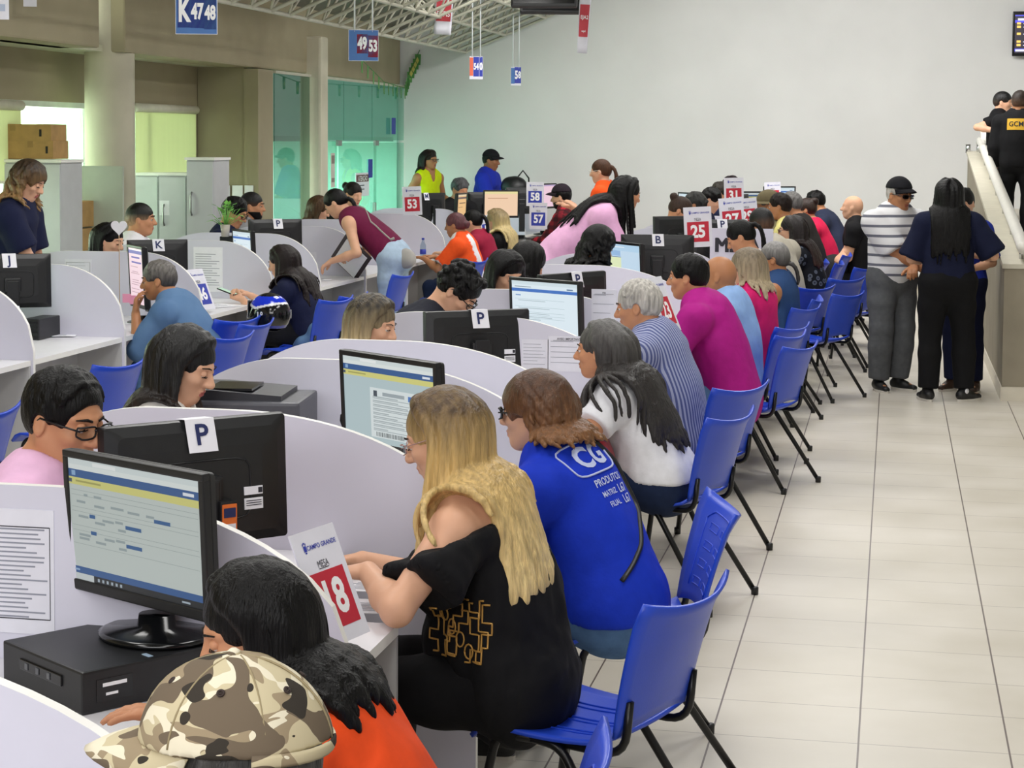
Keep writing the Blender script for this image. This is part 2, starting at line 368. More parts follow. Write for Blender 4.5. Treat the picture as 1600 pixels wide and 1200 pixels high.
# ------------------------------------------------------------------ furniture prototypes
def shell(P, th):
    """closed sheet from a grid of points with thickness th along the grid normal; returns verts, faces"""
    r, c = len(P), len(P[0]); A = np.array([[tuple(p) for p in row] for row in P])
    du = np.gradient(A, axis=0); dv = np.gradient(A, axis=1); n = np.cross(du, dv); n /= np.linalg.norm(n, axis=2, keepdims=True)
    B = A - n*th; v = list(A.reshape(-1, 3)) + list(B.reshape(-1, 3)); o = r*c; f = []
    for i in range(r-1):
        for j in range(c-1):
            a, b, d, e = i*c+j, i*c+j+1, (i+1)*c+j+1, (i+1)*c+j
            f.append((a, b, d, e)); f.append((o+e, o+d, o+b, o+a))
    rim = [(0, j) for j in range(c)] + [(i, c-1) for i in range(1, r)] + [(r-1, j) for j in range(c-2, -1, -1)] + [(i, 0) for i in range(r-2, 0, -1)]
    for k in range(len(rim)):
        a = rim[k][0]*c+rim[k][1]; b = rim[(k+1) % len(rim)]; b = b[0]*c+b[1]; f.append((b, a, o+a, o+b))
    return v, f
def make_chair():
    t = thing('plastic_chair', '', 'chair')
    def seatpt(u, v):   # u -1..1 across, v 0 back .. 1 front
        w = .225*(1-.10*(1-v))*(1 - .06*max(0, abs(v-.5)-.42)*12)
        x = -.205+.43*v; z = .452 - .018*math.sin(math.pi*min(1, v*1.1))*(1-.25*u*u) - (.05*((v-.82)/.18)**2 if v > .82 else 0) + .012*u*u + (.02*(1-v/.15)**2 if v < .15 else 0)
        return (x, u*w, z)
    mb = MB(); us = np.linspace(-1, 1, 13); vs_ = np.linspace(0, 1, 15)
    v, f = shell([[seatpt(u, q) for u in us] for q in vs_], .012); mb.add(v, f, 0, True)
    for uu in (-.55, 0., .55):
        for d in (-.06, .06):
            mb.tube([tuple(np.array(seatpt(uu*(1-.25*q)+d, q))+(0, 0, .0015)) for q in np.linspace(.12, .72, 8)], .0028, 5)
        mb.tube([tuple(np.array(seatpt(uu*(1-.25*.12)+d, .12))+(0, 0, .0015)) for d in (-.06, .06)], .0028, 5)
    mb.build('seat', BLUEP, t)
    def backpt(u, q):   # q 0 bottom .. 1 top
        w = .2+.035*q; z = .505+.31*q + (.03*abs(u)**2.2*q**3) - (.03*abs(u)**2*(1-q)**3)
        x = -.232-.085*q - .03*q*q + .05*u*u*(.55+.45*q) - .012*max(0, q-.85)/.15
        return (x, u*w, z)
    mb = MB(); v, f = shell([[backpt(u, q) for u in us] for q in np.linspace(0, 1, 13)], -.011); mb.add(v, f, 0, True)
    for pth in ([(-.62, .14), (-.66, .8), (-.5, .88), (.5, .88), (.66, .8), (.62, .14)],):
        pts = []
        for a, b in zip(pth[:-1], pth[1:]):
            for s in np.linspace(0, 1, 7): pts.append(tuple(np.array(backpt(a[0]+(b[0]-a[0])*s, a[1]+(b[1]-a[1])*s))+(.001, 0, 0)))
        mb.tube(pts, .003, 5)
    for zc in (.2, .38, .56, .74):
        for sg in (-1, 1):
            lp = []
            for a, b in (((.1, -.035), (.48, -.035)), ((.48, -.035), (.48, .035)), ((.48, .035), (.1, .035)), ((.1, .035), (.1, -.035))):
                for q in np.linspace(0, 1, 5)[:-1]: lp.append(tuple(np.array(backpt(sg*(a[0]+(b[0]-a[0])*q), zc+(a[1]+(b[1]-a[1])*q)))+(.0005, 0, 0)))
            mb.tube(lp+[lp[0]], .0026, 5, cap=False)
    mb.build('backrest', BLUEP, t)
    def bend(pts, r=.045, n=5):
        out = [Vector(pts[0])]
        for a, b, c in zip(pts[:-2], pts[1:-1], pts[2:]):
            a, b, c = Vector(a), Vector(b), Vector(c); r1 = min(r, (a-b).length*.45, (c-b).length*.45)
            p, q = b+(a-b).normalized()*r1, b+(c-b).normalized()*r1
            for k in range(n+1):
                s = k/n; out.append((1-s)**2*p+2*s*(1-s)*b+s*s*q)
        return out+[Vector(pts[-1])]
    for s in (-1, 1):
        y0, y1 = s*.185, s*.235
        mb = MB(); mb.tube(bend([(.225, y1, .02), (.15, y0+s*.01, .425), (.0, y0, .43)]), .0125, 10); l = mb.build('leg', BLACKT, t)
        mb = MB(); mb.lathe([(.016, 0), (.017, .03), (.0145, .034)], 12, c=(.229, y1, 0)); mb.build('rubber_foot', BLACKP, l)
        mb = MB(); mb.tube(bend([(-.325, y1, .02), (-.05, y0+s*.01, .425), (.08, y0, .43)]), .0125, 10); l = mb.build('leg', BLACKT, t)
        mb = MB(); mb.lathe([(.016, 0), (.017, .03), (.0145, .034)], 12, c=(-.33, y1, 0)); mb.build('rubber_foot', BLACKP, l)
        mb = MB(); mb.tube(bend([(.06, y0*.96, .427), (-.23, y0*.96, .425), (-.243, y0*.96, .57)], .07), .0115, 10); mb.build('back_support', BLACKT, t)
    mb = MB()
    for x in (.1, -.06): mb.tube([(x, -.185, .425), (x, .185, .425)], .009, 8)
    mb.build('crossbar', BLACKT, t)
    return t
CHAIR = make_chair(); _used = [False]
def chair(x, y, yaw, label, group='blue plastic chairs at the service desks'):
    M = TR(x, y, 0, yaw)
    if not _used[0]:
        _used[0] = True; CHAIR.matrix_world = M; CHAIR['label'] = label; CHAIR['group'] = group; return CHAIR
    return copy_thing(CHAIR, M, label, group)

def make_panel(w, top, a, b, a2, b2):
    """service desk partition: arched top, local x across the island, right end towards the customers"""
    pts = [(-w/2, 0)]; n = 14
    for i in range(n+1):
        s = 1-i/n; pts.append((-w/2+a2*(1-s) if False else -w/2+a2*(1-s), top-b2+b2*math.sqrt(max(0, 1-s*s))))
    for i in range(n+1):
        s = i/n; pts.append((w/2-a+a*s, top-b+b*math.sqrt(max(0, 1-s*s))))
    pts.append((w/2, 0)); mb = MB(); mb.prism(pts, .026, 'y', mi=0, side=1)
    me = mb.build('partition', [PANEL, EDGE]).data; bpy.data.objects.remove(bpy.data.objects['partition']); return me
ME_P1 = make_panel(1.52, 1.172, .77, .40, .5, .36); ME_P2 = make_panel(1.5, 1.2, .46, .40, .5, .36)
def partition(me, x, y, label, group):
    o = link('desk_partition', me); o.matrix_world = TR(x, y, 0); return tag(o, label, 'partition', group)

def make_desk(name, label, x0, x1, y0, y1, group, notch=None, xm=None, ret=.42):
    """x1: customer edge"""
    t = thing(name, label, 'desk', TR(0, 0, 0), group)
    g = .014; y0 += g; y1 -= g
    poly = [(x0, y0), (x1, y0), (x1, y1), (x0, y1)] if notch is None else [(x0, y0), (x1, y0), (x1, notch), (x1-.38, notch), (x1-.38, y1), (x0, y1)]
    if xm is not None:
        poly = [(xm if q[0] == x0 else q[0], q[1]) for q in poly]
        mb = MB(); mb.box(((x0+xm)/2-.002, y1-ret/2, .735), (xm-x0-.004, ret, .03)); mb.box((x0+.05, y1-ret/2, .36), (.018, ret-.05, .715), 1); mb.build('side_return', [DESKM, DESKG], t)
    mb = MB(); mb.prism(poly, .03, 'z', (0, 0, .735), 0, 1); mb.build('tabletop', [DESKM, EDGE], t)
    ye = y1 if notch is None else notch
    MB().box((x1-.30, (y0+ye)/2, .36), (.018, ye-y0-.01, .715)).build('modesty_panel', DESKG, t)
    MB().box((x1-.15, y0+.012, .36), (.3, .018, .715)).build('side_panel', DESKG, t)
    MB().box((x1-.15, ye-.012, .36), (.3, .018, .715)).build('side_panel', DESKG, t)
    return t

UI = {}
def screen_mb(kind, W, H):
    """on-screen picture in local x (width) / z (height), facing -y"""
    mb = MB(); mats = []; idx = {}
    def q(x0, x1, z0, z1, col, lay=1, s=1.0):
        s = s*{'app': .66, 'doc': .78}.get(kind, .95); k = (col, s)
        if k not in idx: idx[k] = len(mats); mats.append(_emi(col, s))
        y = -.0006*lay
        X = lambda a: (a-.5)*W
        Z = lambda a: (a-.5)*H
        mb.add([(X(x0), y, Z(z0)), (X(x1), y, Z(z0)), (X(x1), y, Z(z1)), (X(x0), y, Z(z1))], [(0, 1, 2, 3)], idx[k])
    mb.box((0, .004, 0), (W, .006, H)); idx[('050505', 1.0)] = 0; mats.append(_emi('050505', 1.0))
    rnd = random.Random(hash(kind) % 99 if False else len(kind)*7)
    if kind in ('app', 'doc'):
        q(0, 1, 0, 1, 'c6d0cc' if kind == 'app' else 'b8ccd0'); q(0, 1, .95, 1, 'd9e4e4', 2); q(0, 1, .91, .95, 'e6eeec', 2); q(.2, .38, .955, .985, 'f0f5f4', 3)
        q(0, 1, .845, .91, '2f5c96', 2); q(.03, .06, .86, .9, '8fb2d8', 3); q(.88, .96, .865, .89, 'e8eef6', 3); q(0, 1, .785, .845, 'd9d682', 2); q(.0, .03, .80, .83, '46566a', 3); q(.06, .26, .81, .825, 'a8a660', 3)
        if kind == 'app':
            for z in (.74, .70, .60, .565, .45, .41, .30): q(.02, .98, z, z+.003, '98a4a4', 2)
            for x, z, w in ((.12, .70, .03), (.2, .70, .06), (.06, .64, .07), (.2, .625, .08), (.33, .64, .1), (.46, .63, .09), (.6, .63, .06), (.26, .52, .09), (.36, .53, .06), (.07, .52, .08), (.2, .49, .08), (.38, .47, .06), (.07, .37, .09), (.27, .37, .08), (.36, .38, .07), (.2, .33, .08), (.38, .32, .06), (.07, .34, .08)):
                q(x, x+w, z, z+.02, '9aa8aa', 3)
            for x, z, w in ((.16, .53, .045), (.66, .60, .12), (.44, .5, .12), (.165, .395, .045), (.44, .35, .12)): q(x, x+w, z, z+.03, '2c5f96', 4)
            q(0, 1, .055, .11, '2f5c96', 2); q(.02, .06, .075, .09, '9ab6d8', 3)
        else:
            q(.3, .86, .12, .68, 'dfe9ea', 2)
            for z in np.arange(.2, .56, .045): q(.33, .83, z, z+.006, '8d9aa0', 3); q(.33, .33+.1+.35*rnd.random(), z+.014, z+.026, 'a8b4b8', 3)
            q(.34, .38, .585, .65, '44505c', 3); q(.44, .68, .6, .64, 'a0acb2', 3); q(.72, .82, .58, .64, '3e74c0', 3)
            for i in range(26): q(.36+.012*i, .36+.012*i+.004+.004*rnd.random(), .135, .185, '3b4448', 4)
        q(0, 1, 0, .055, '101820', 2); q(.0, .17, .0, .055, 'cdd5d6', 3)
        for x in np.arange(.2, .4, .035): q(x, x+.016, .015, .04, 'aab8c4', 3)
        q(.84, .9, .02, .035, 'aab8c4', 3)
    elif kind == 'white':
        q(0, 1, 0, 1, 'dceaf2'); q(0, 1, .93, 1, 'cfdfe6', 2); q(0, 1, .80, .86, '3c6fbe', 2); q(.06, .14, .72, .745, '7f9ecb', 2); q(.05, .3, .885, .9, '8a99a5', 2); q(.84, .93, .875, .9, '5b7a9a', 2)
        for z in (.66, .52, .42, .36, .31): q(.05, .8, z, z+.007, 'b4c8d0', 2); q(.1, .35+.3*rnd.random(), z-.03, z-.018, 'a8bac2', 2)
    elif kind == 'blueyellow':
        q(0, 1, 0, 1, 'c3dbee'); q(0, .38, 0, .72, 'dfe9bc', 2); q(0, 1, .86, 1, 'b4d4ec', 2); q(.02, .36, .75, .86, '94b8e0', 2); q(0, .38, .72, .735, '4c6ea8', 3); q(.03, .5, .93, .95, 'e2eef6', 3)
    elif kind == 'pink':
        q(0, 1, 0, 1, 'f2d4de'); q(.0, 1, .9, .96, '5a4aa8', 2); q(.2, .8, .82, .85, '5a4aa8', 2); q(.2, .9, .73, .76, '5a4aa8', 2)
        for z in (.66, .57, .54, .42, .38, .34, .26, .2): q(.1+.2*rnd.random(), .6+.3*rnd.random(), z, z+.012, 'b4909f', 2)
    elif kind == 'tan':
        q(0, 1, 0, 1, 'e0b478'); q(0, 1, .86, .92, '4a4048', 2); q(.0, 1, .95, 1, 'd8c8a8', 2); q(.2, .9, .72, .75, '6a4a30', 2); q(.1, .6, .6, .62, 'a07848', 2)
    elif kind == 'peach':
        q(0, 1, 0, 1, 'f2cfae'); q(0, 1, .9, 1, 'e8dca0', 2); q(.1, .7, .7, .74, 'caa080', 2)
    elif kind == 'plainpink':
        q(0, 1, 0, 1, 'ecc8d8'); q(0, 1, .93, 1, 'b8a0c8', 2)
    return mb, mats
def make_monitor(kind, label, M, W=.51, H=.335, top=.5, screen=None, letter=None, stickers=0, group='desktop monitors on the service desks', tilt=.05, lp=.0, sleeve=False):
    """local: origin on the desk under the stand, screen faces -y"""
    t = thing('computer_monitor', label, 'monitor', M, group)
    zc = top-H/2; Mt = Matrix.Translation((0, 0, zc)) @ Matrix.Rotation(tilt, 4, 'X') @ Matrix.Translation((0, 0, -zc))
    mb = MB(); b = .018
    mb.box((0, .004, zc+H/2-b/2), (W, .024, b), 0, None, .004); mb.box((0, .004, zc-H/2+.0135), (W, .024, .027), 0, None, .004)
    for s in (-1, 1): mb.box((s*(W/2-b/2), .004, zc), (b, .024, H-.03), 0, None, .004)
    # bulged back
    rows = []
    for d, ix, iz, rr in ((.014, .0, .0, .006), (.03, .003, .003, .01), (.044, .035, .03, .02), (.05, .085, .075, .02)):
        ring = []
        for cx, cz, a0 in ((1, 1, 0), (-1, 1, 90), (-1, -1, 180), (1, -1, 270)):
            for a in range(6):
                w = R(a0+18*a); ring.append((cx*(W/2-ix-rr)+rr*math.cos(w), d, zc+cz*(H/2-iz-rr)+rr*math.sin(w)))
        rows.append(ring)
    mb.grid(rows, closed=True, smooth=False); mb.add(rows[-1], [tuple(range(24))[::-1]])
    # recessed mounting plate outline
    fr = []
    for a in range(41):
        w = 2*math.pi*a/40; e = 7; cx, sx = math.cos(w), math.sin(w); r = (abs(cx)**e+abs(sx)**e)**(-1/e); fr.append((cx*r*W*.27, .051, zc-.02+sx*r*H*.24))
    mb.tube(fr, .0025, 4, cap=False)
    mb.v = [tuple(Mt @ Vector(q)) for q in mb.v]
    mb.build('casing', BLACKP, t)
    smb, sm = screen_mb(screen or 'app', W-2*b+.004, H-.043)
    smb.v = [tuple(Mt @ (Vector(q)+Vector((0, -.003, zc+.0045)))) for q in smb.v]
    smb.build('screen', sm, t)
    mb = MB(); mb.box((0, .075, top*.42), (.075, .022, top*.55), 0, TR(0, 0, 0), .006); mb.box((0, .062, zc-.02), (.1, .04, .09), 0, None, .01)
    mb.build('stand', BLACKP, t)
    mb = MB(); mb.lathe([(.145, 0), (.148, .008), (.135, .014), (.05, .024), (.045, .05)], 36, c=(0, .06, 0), sc=(1, .85)); mb.build('stand_base', BLACKG, t)
    if letter:
        y = .031
        pw, ph = .084, .084; mb = MB(); cx = lp*W
        zt = zc+H/2; pts = [[(cx-pw/2, -.010, zt+.003), (cx+pw/2, -.010, zt+.003)], [(cx-pw/2, .044, zt+.004), (cx+pw/2, .044, zt+.004)], [(cx-pw/2-.006, .0575, zt-ph), (cx+pw/2-.006, .0575, zt-ph)]]
        mb.grid(pts, 0, False)
        mb.v = [tuple(Mt @ Vector(q)) for q in mb.v]
        sh = mb.build('letter_sheet', PAPER, t); sh['label'] = 'white sheet lettered %s' % letter
        tm = MB(); a = Vector(pts[1][0]); d = (Vector(pts[2][0])-a).normalized()
        n = Vector((1, 0, 0)).cross(d).normalized()
        ctr = (Vector(pts[1][0])+Vector(pts[2][1]))/2
        text_mb(tm, letter, .078, frame(ctr+Vector((0, .0022, 0)), (-1, 0, 0), -d, Vector((-1, 0, 0)).cross(-d)), 0, .02)
        tm.v = [tuple(Mt @ Vector(q)) for q in tm.v]
        tm.build('lettering', NAVYI, sh)
    if stickers:
        mb = MB()
        mb.box((-.15, .0525, zc-.03), (.055, .003, .022)); mb.box((-.15, .0525, zc-.065), (.055, .003, .03))
        for k in range(3): mb.box((-.15, .0545, zc-.057-.006*k), (.045, .001, .002), 1)
        mb.box((-.17, .0545, zc-.03), (.012, .001, .014), 1)
        mb.v = [tuple(Mt @ Vector(q)) for q in mb.v]
        mb.build('asset_sticker', [PAPER, INK], t)
        mb = MB(); mb.box((-.055, .076, zc-.105), (.05, .05, .13), 0, None, .006); mb.box((-.055, .102, zc-.105), (.042, .003, .115), 1); mb.box((-.055, .104, zc-.07), (.034, .002, .025), 2); mb.box((-.055, .104, zc-.125), (.034, .002, .05), 3)
        mb.build('orange_tag', [BLACKP, ORANGEI, NAVYI, PAPER], t)
    return t
def mon_at(a, b, W, z=None, front=False):
    """top corners a (left), b (right) in the picture -> monitor pose; z: height of the top edge, else from the width W"""
    if z is None:
        z = min(np.arange(1.0, 1.5, .002), key=lambda z: abs(np.linalg.norm(onz(*a, z)-onz(*b, z))-W))
    A, B = onz(*a, z), onz(*b, z); c = (A+B)/2; d = (B-A)/np.linalg.norm(B-A)
    if not front: d = -d              # back seen: local +x runs to picture left
    yaw = math.atan2(d[1], d[0]); back = np.array([-math.sin(yaw), math.cos(yaw), 0])
    return c, yaw, z
DT = .75
def monitor(a, b, label, screen=None, letter=None, W=.51, H=.335, z=None, front=False, base=DT, stickers=0, lp=0., realW=None, tilt=.05):
    c, yaw, z = mon_at(a, b, W, z, front)
    return make_monitor('m', label, TR(c[0], c[1], base, yaw), realW or W, H, z-base, screen, letter, stickers, tilt=tilt, lp=lp)
def computer(x, y, yaw, label, d=(.34, .33, .095), z=DT):
    t = thing('desktop_computer', label, 'computer', TR(x, y, z, yaw))
    mb = MB(); mb.box((0, 0, d[2]/2), d, 0, None, .006); mb.build('case', BLACKP, t)
    mb = MB(); mb.box((0, -d[1]/2-.001, d[2]*.62), (d[0]*.52, .006, d[2]*.26), 0, None, .002); mb.build('drive_bay', BLACKG, t)
    for k in range(3):
        mb = MB(); mb.box((-.06+.05*k, -d[1]/2-.004, d[2]*.62), (.012, .004, .014)); mb.build('port', mat('port_grey', '5a5c60', .4), t)
    mb = MB(); mb.box((d[0]*.42, 0, d[2]+.0006), (.03, .012, .001)); mb.build('sticker', mat('pale_sticker', 'a9c2d8', .4), t)
    mb = MB(); mb.box((d[0]/2+.0008, -d[1]*.28, d[2]*.5), (.001, .09, .05)); mb.box((d[0]/2+.0016, -d[1]*.28, d[2]*.62), (.001, .06, .008), 1); mb.box((d[0]/2+.0016, -d[1]*.3, d[2]*.4), (.001, .03, .006), 1)
    mb.build('rating_label', [BLACKG, WHITEI], t)
    return t
def crest(mb, M, s, mi):
    for x, z, w, h in ((0, .5, .16, .12), (-.16, .42, .1, .16), (.16, .42, .1, .16), (0, .1, .34, .42), (0, -.2, .2, .1)):
        mb.add([M @ Vector((s*(x+a*w/2), s*(z+b*h/2), 0)) for a, b in ((-1, -1), (1, -1), (1, 1), (-1, 1))], [(0, 1, 2, 3)], mi)
def number_sign(num, label, M, red=True, w=.2, h=.3, crest_text=False, cut=0, group='number signs on the service desks'):
    """local: sheet in x/z, front faces -y, origin bottom centre"""
    t = thing('number_sign', label, 'sign', M, group); th = .004
    mb = MB(); mb.box((0, 0, h/2), (w, th, h), 0)
    mb.build('sheet', PAPERS, t); F = lambda x, z, y=-.0032: frame((x, y, z), (1, 0, 0), (0, 0, 1), (0, -1, 0))
    c = MB(); c.box((0, -.0024, h*.38), (w*.78, .0012, h*.5)); cp = c.build('number_panel', REDI if red else BLUEI, t)
    n = MB(); text_mb(n, str(num), w*.62, F(0, h*.375), 0, .035, sx=.86); n.build('numerals', WHITEI, cp)
    hd = MB(); text_mb(hd, 'MESA', w*.13, F(0, h*.69), 1, .0, sx=.8); hd.box((0, -.0028, h*.655), (w*.22, .0006, h*.006), 1)
    hd.build('heading', [BLUEI, INK], t); hd = MB()
    crest(hd, F(-w*.27, h*.84), w*.18, 0); text_mb(hd, 'CAMPO GRANDE', w*.085, F(w*.1, h*.85), 0, .015)
    hd.build('logo_lettering', BLUEI, t)
    return t
# ------------------------------------------------------------------ service desks, island along the aisle
G1, G2 = 'arched partitions of the aisle desks', 'arched partitions of the left desks'
A_X = -1.96
rowA = [(1.5, None), (2.80, 'partition nearest the camera, at the lower left corner'), (4.15, 'partition with a printed notice, behind the lit front monitor'),
        (5.45, 'broad partition behind the black monitor lettered P nearest the camera'), (6.80, 'partition behind the grey printer'), (7.50, 'partition in front of the woman with two-tone hair'),
        (8.80, 'partition with the notice headed AVISO beside the woman in white'), (10.25, 'partition behind the head of the grey-haired man'), (12.4, 'partition in front of the clerk with curly black hair'),
        (13.7, 'partition left of the large ME lettering'), (15.1, 'partition beyond the sign 25'), (16.5, 'partition beyond the sign 27'), (18.0, 'partition beside the man in the olive hat'), (19.5, 'partition beside the woman in red'), (21.0, 'partition beside the man in the navy T-shirt'), (22.5, 'partition in front of the farthest lit screens'), (24.2, 'last partition of the aisle desks, near the back wall')]
for y, lab in rowA:
    partition(ME_P1, A_X+(.17 if y == 2.80 else 0), y, lab or 'partition at the near end of the aisle desks, below the camera', G1)
names = ['camouflage cap man', 'woman in orange', 'blonde woman in black', 'woman in the blue printed T-shirt', None, 'woman in the white T-shirt', 'man in the striped shirt', 'man in magenta', 'woman in pink', 'woman in the denim vest', 'man in beige', 'woman in the floral blouse', 'man in the olive hat', 'woman in red', 'man in the navy T-shirt', 'farthest lit screens by the back wall']
for (y0, _), (y1, _), nm in zip(rowA[:-1], rowA[1:], names):
    make_desk('service_desk', 'white service desk in front of the '+nm if nm else 'short white worktop between the two close partitions past the printer', A_X-.74, -1.235, y0, y1, 'white desks along the aisle', notch=4.66 if abs(y0-4.15) < .01 else None, xm=-1.95)
B_X = -5.46
rowB = [(7.2, 'partition beyond the left edge of the picture'), (8.5, 'partition left of the lowest blue sign'), (9.8, 'partition carrying the blue sign ending in 6'), (11.08, 'partition right of the black monitor lettered J'), (12.45, 'partition behind the thinking man in denim'), (14.0, 'partition with a long printed sheet, in front of the potted plant'),
        (15.2, 'partition hidden behind the woman holding the phone'), (16.6, 'partition the woman in maroon leans along'), (18.1, 'partition behind the bending woman in maroon'), (19.75, 'partition under the sign 53'), (21.3, 'partition beside the woman in the orange jersey'), (22.7, 'partition in front of the blonde woman at the left desks'), (24.2, 'partition by the sign 57'), (25.45, 'partition against the back wall at the end of the left desks')]
for y, lab in rowB: partition(ME_P2, B_X, y, lab, G2)
namesB = ['left edge of the picture', 'stacked papers in the lower left', 'black monitor lettered J', 'thinking man in denim', 'woman with the phone', 'woman with the long dark hair and helmet', 'bending woman in maroon', 'sitter hidden behind the bending woman', 'sign 53', 'woman in the orange jersey', 'woman in maroon with the ponytail', 'blonde woman in black at the left desks', 'sign 58 next to the back wall']
for (y0, _), (y1, _), nm in zip(rowB[:-1], rowB[1:], namesB):
    make_desk('service_desk', 'white service desk by the '+nm, B_X-.73, B_X+.735, y0, y1, 'white desks of the left row', xm=-5.4, ret=.3)
# ------------------------------------------------------------------ monitors
pc1 = onz(190, 1045, DT+.1)
M1 = monitor((105, 700), (325, 740), 'lit monitor nearest the camera showing a web form with blue and yellow bars', 'app', W=.51, front=True, base=DT+.097)
c, yaw, z = mon_at((105, 700), (325, 740), .51, None, True)
computer(c[0]-.05, c[1]-.02, yaw-.12, 'black desktop computer lying under the nearest lit monitor', (.36, .36, .095))
monitor((155, 668), (440, 643), 'black monitor seen from behind, lettered P, nearest the camera', letter='P', W=.53, H=.34, stickers=1, lp=-.0)
monitor((535, 545), (687, 567), 'lit monitor showing a paper slip with barcode, beside the woman in blue', 'doc', W=.51, front=True)
monitor((662, 487), (825, 482), 'black monitor from behind, lettered P, in front of the stooping man', letter='P', W=.53, H=.34, stickers=1)
monitor((798, 432), (908, 440), 'lit white-screened monitor left of the grey-haired man', 'white', W=.51, front=True)
monitor((832, 430), (952, 422), 'black monitor from behind, lettered P, behind the white-screened monitor', letter='P', z=1.26, realW=.53, H=.34, stickers=1)
monitor((936, 374), (1022, 383), 'lit pale blue and yellow monitor left of the man in magenta', 'blueyellow', z=1.30, front=True, realW=.46, H=.37)
monitor((970, 366), (1085, 367), 'black monitor from behind, lettered B, behind the pale blue screen', letter='B', W=.53, H=.34)
monitor((1028, 338), (1092, 337), 'black monitor from behind, left of the sign 25', z=1.36, realW=.5)
monitor((1098, 343), (1146, 343), 'black monitor from behind, lettered P, between the signs 25 and 27', letter='P', z=1.37, realW=.44, lp=-.05)
monitor((1061, 300), (1080, 301), 'small monitor with pale window at the far end of the aisle desks', 'white', z=1.36, realW=.3, front=True)
monitor((1162, 299), (1213, 299), 'lit far monitor with a blue bar, right of the sign 31', 'app', z=1.38, front=True, realW=.48)
monitor((1200, 291), (1236, 291), 'farthest lit monitor by the back wall', 'white', z=1.45, front=True, realW=.42)
monitor((1143, 304), (1166, 303), 'black far monitor behind the sign 31', z=1.40, realW=.4)
# left island
monitor((-45, 398), (79, 396), 'black monitor from behind, lettered J, at the left edge', letter='J', z=1.275, realW=.48, lp=.04)
monitor((200, 375), (291, 374), 'black monitor from behind, lettered K', letter='K', z=1.258, realW=.44, lp=.0)
monitor((188, 379), (241, 389), 'lit pink-screened monitor behind the thinking man', 'pink', z=1.275, front=True, realW=.36, H=.42)
monitor((392, 343), (467, 342), 'black monitor from behind, lettered P, above the woman with the phone', letter='P', z=1.30, realW=.48, lp=-.02)
monitor((363, 357), (396, 361), 'pale-screened monitor beside the potted plant', 'white', z=1.27, front=True, realW=.42)
monitor((655, 302), (692, 301), 'black monitor from behind, lettered M, right of the sign 53', letter='M', z=1.38, realW=.44, lp=.3)
monitor((737, 300), (780, 300), 'black monitor from behind, lettered D', letter='D', z=1.36, realW=.46, lp=-.1)
monitor((703, 303), (738, 300), 'tan-screened monitor left of the letter D', 'tan', z=1.385, front=True, realW=.36, H=.42)
monitor((762, 297), (804, 297), 'peach-screened monitor in front of the man in the blue shirt', 'peach', z=1.40, front=True, realW=.44)
monitor((798, 293), (829, 293), 'black monitor from behind, left of the sign 58', z=1.40, realW=.4)
monitor((838, 287), (872, 286), 'pink-screened far monitor right of the sign 58', 'plainpink', z=1.43, front=True, realW=.42)
# ------------------------------------------------------------------ number signs
def sign_at(num, u, v, w, h, Y, label, red=True, yaw=0., lean=0., roll=0.):
    p = ony(u, v, Y); number_sign(num, label, TR(p[0], p[1], p[2]) @ Matrix.Rotation(yaw, 4, 'Z') @ Matrix.Rotation(roll, 4, 'Y') @ Matrix.Rotation(lean, 4, 'X'), red, w, h)
def edge_sign(num, u, v, w, h, Y, label, red):
    p = ony(u, v, Y); ax = V3(.27, .96, 0); ax /= np.linalg.norm(ax); up = V3(-.40, 0, .91); up = up-ax*np.dot(up, ax); up /= np.linalg.norm(up); number_sign(num, label, frame(p, ax, np.cross(up, ax), up), red, w, h)
edge_sign('18', 545, 1001, .19, .28, 4.28, 'red number sign 18 on the nearest desk', True)
edge_sign('23', 1053, 518, .2, .31, 10.0, 'red number sign 23 between the grey-haired man and the man in magenta', True)
sign_at('25', 1092, 386, .2, .29, 13.6, 'red number sign 25', True, .1, 0, -.06)
sign_at('27', 1146, 364, .2, .29, 15.5, 'red number sign 27', True, .1, 0, -.1)
sign_at('31', 1147, 322, .2, .29, 19.4, 'red number sign 31', True, .1, 0, -.03)
sign_at('29', 1169, 355, .2, .27, 17.6, 'red number sign mostly hidden below the sign 31', True, .2, 0, -.1)
sign_at('33', 1208, 319, .2, .27, 23.3, 'red number sign partly hidden between the two farthest screens', True, .1, 0, -.05)
edge_sign('16', 37, 560, .2, .31, 9.9, 'blue number sign ending in 6, at the left edge', False)
edge_sign('46', 324, 484, .2, .31, 12.75, 'blue number sign 46 behind the thinking man', False)
sign_at('53', 645, 336, .2, .29, 18.6, 'crimson number sign 53', True, .0, 0, -.05)
sign_at('57', 841, 358, .2, .29, 20.4, 'blue number sign 57', False, .0, 0, .0)
sign_at('58', 836, 322, .2, .27, 20.9, 'blue number sign 58', False, .0, 0, .0)
sign_at('55', 766, 372, .2, .27, 21.2, 'blue number sign half hidden by the blonde woman at the left desks', False, .5, 0, -.15)
# ------------------------------------------------------------------ lettering MESA on a board
def mesa():
    p = ony(1115, 384, 15.03); mb = MB()
    t = thing('lettered_board', 'pale board with large black lettering right of the sign 25', 'sign', TR(p[0], p[1], 0))
    MB().box((.22, .012, p[2]-.06), (.5, .016, .4)).build('board', PANEL, t)
    for k in range(5): text_mb(mb, 'MESA', .165, frame((.004*k, .002-.0004*k, p[2]+.002*(k % 2)), (1, 0, 0), (0, 0, 1), (0, -1, 0)), 0, .0, al='LEFT', sx=.9)
    mb.build('lettering', INK, t)
mesa()
